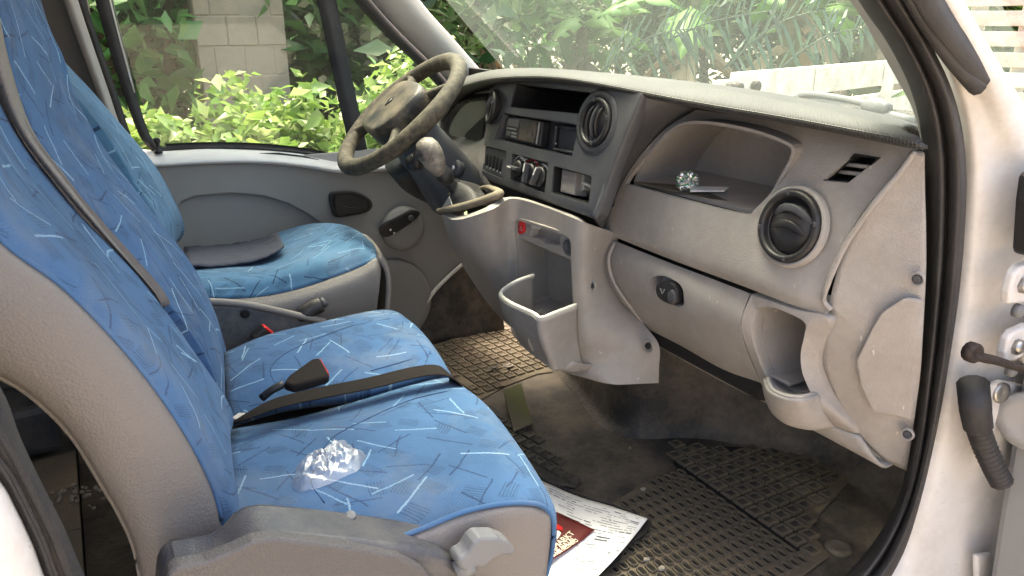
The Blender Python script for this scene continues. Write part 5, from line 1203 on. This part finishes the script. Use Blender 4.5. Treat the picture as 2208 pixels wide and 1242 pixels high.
# white painted timber flatbed
wt = plastic("white_timber", (.78, .76, .70), .7, 40, .4, (.25, .20, .14), .75, 7)
bed = thing("timber_flatbed", at(1620, 260, x=4.0)*1, "white painted timber truck bed with rusty latch seen over the dash", "truck bed"); bed.location.z = GZ
def plank(par, a, b, h, th=.05, m=wt, name="plank"):
    a, b = V(a), V(b); d = (b-a); n = V((-d.y, d.x, 0)).normalized()*th
    return plate(name, [a, b, b-V((0, 0, h)), a-V((0, 0, h))], n, m, par, .006)
A, Bx = at(1590, 157, t=4.6), at(2005, 105, t=6.2)
Bx.z = A.z
DRN = (Bx-A).normalized()
for k, (off, h) in enumerate(((0, .18), (-.24, .16), (-.44, .18), (-.66, .18))):
    plank(bed, A+V((0, 0, off)), A+DRN*3.6+V((0, 0, off)), h)
box("deck", A+DRN*1.8+V((-.15, .9, -.86)), (3.4, 2.0, .08), wt, bed, .01, Matrix.Rotation(math.atan2(DRN.y, DRN.x), 3, 'Z'))
for f in (0.0, .9, 1.9, 3.0): plank(bed, A+DRN*f+V((0, 0, .0))-DRN.cross(V((0, 0, 1)))*-.052, A+DRN*(f+.09)+V((0, 0, .0))-DRN.cross(V((0, 0, 1)))*-.052, .9, .05, wt, "stake")
lt_ = plank(bed, A-DRN*.16+V((0, 0, -.04)), A+DRN*.02+V((0, 0, -.04)), .07, .06, wt, "latch_arm")
for f in (-.17, -.08, .10): lathe("latch_bolt", [(.035, 0), (.032, .03), (.015, .035)], A+DRN*f+V((0, 0, -.08))+V((DRN.y, -DRN.x, 0))*.06, V((DRN.y, -DRN.x, 0)), M['rust'], bed, 12)
tw_ = thing("wheel_stand", A+V((0, .5, GZ-A.z)), "short dark trestle carrying the white timber bed", "trestle")
for f in (.4, 2.8): box("leg", A+DRN*f+V((0, .45, (GZ-A.z-.9)/2-.45+.0)), (.1, .1, (A.z-.9-GZ)+.02), BARK, tw_, .01)
# stacked weathered slats right of the pillar
pa = thing("slat_stack", at(2180, 150, t=4.2), "weathered slatted timber side standing behind the white pillar", "slatted side"); pa.location.z = GZ
wst = plastic("weathered_slat", (.62, .55, .48), .85, 40, .6, (.22, .15, .10), .8, 9)
P0 = at(2060, 40, t=4.6); P1 = at(2330, 20, t=4.3); P1.z = P0.z
for k in range(13):
    zz = P0.z+.16-.115*k; jj = random.uniform(-.01, .01)
    plank(pa, (P0.x, P0.y, zz+jj), (P1.x, P1.y, zz), .085, .03, wst if k < 4 or k % 2 else wt, "slat")
for f in (.12, .55, .92):
    q = P0.lerp(P1, f)+(P1-P0).cross(V((0, 0, 1))).normalized()*-.035; plank(pa, (q.x, q.y, P0.z+.2), (q.x+(P1-P0).normalized().x*.09, q.y+(P1-P0).normalized().y*.09, P0.z+.2), P0.z+.2-GZ, .03, wst, "post")

# low undergrowth hiding the foot of the plants
pts = np.concatenate([np.stack([rng.uniform(4.2, 12, 9000), rng.uniform(-3.5, 9, 9000), GZ+rng.gamma(1.6, .16, 9000)], 1), np.stack([rng.uniform(-3.5, 4.5, 6000), rng.uniform(1.9, 8, 6000), GZ+rng.gamma(1.6, .14, 6000)], 1)])
ug = leaves("undergrowth", pts, .16, LM, None, .4, .1); tag(ug, "low tangled leafy undergrowth at the foot of the plants", "undergrowth", kind='stuff')
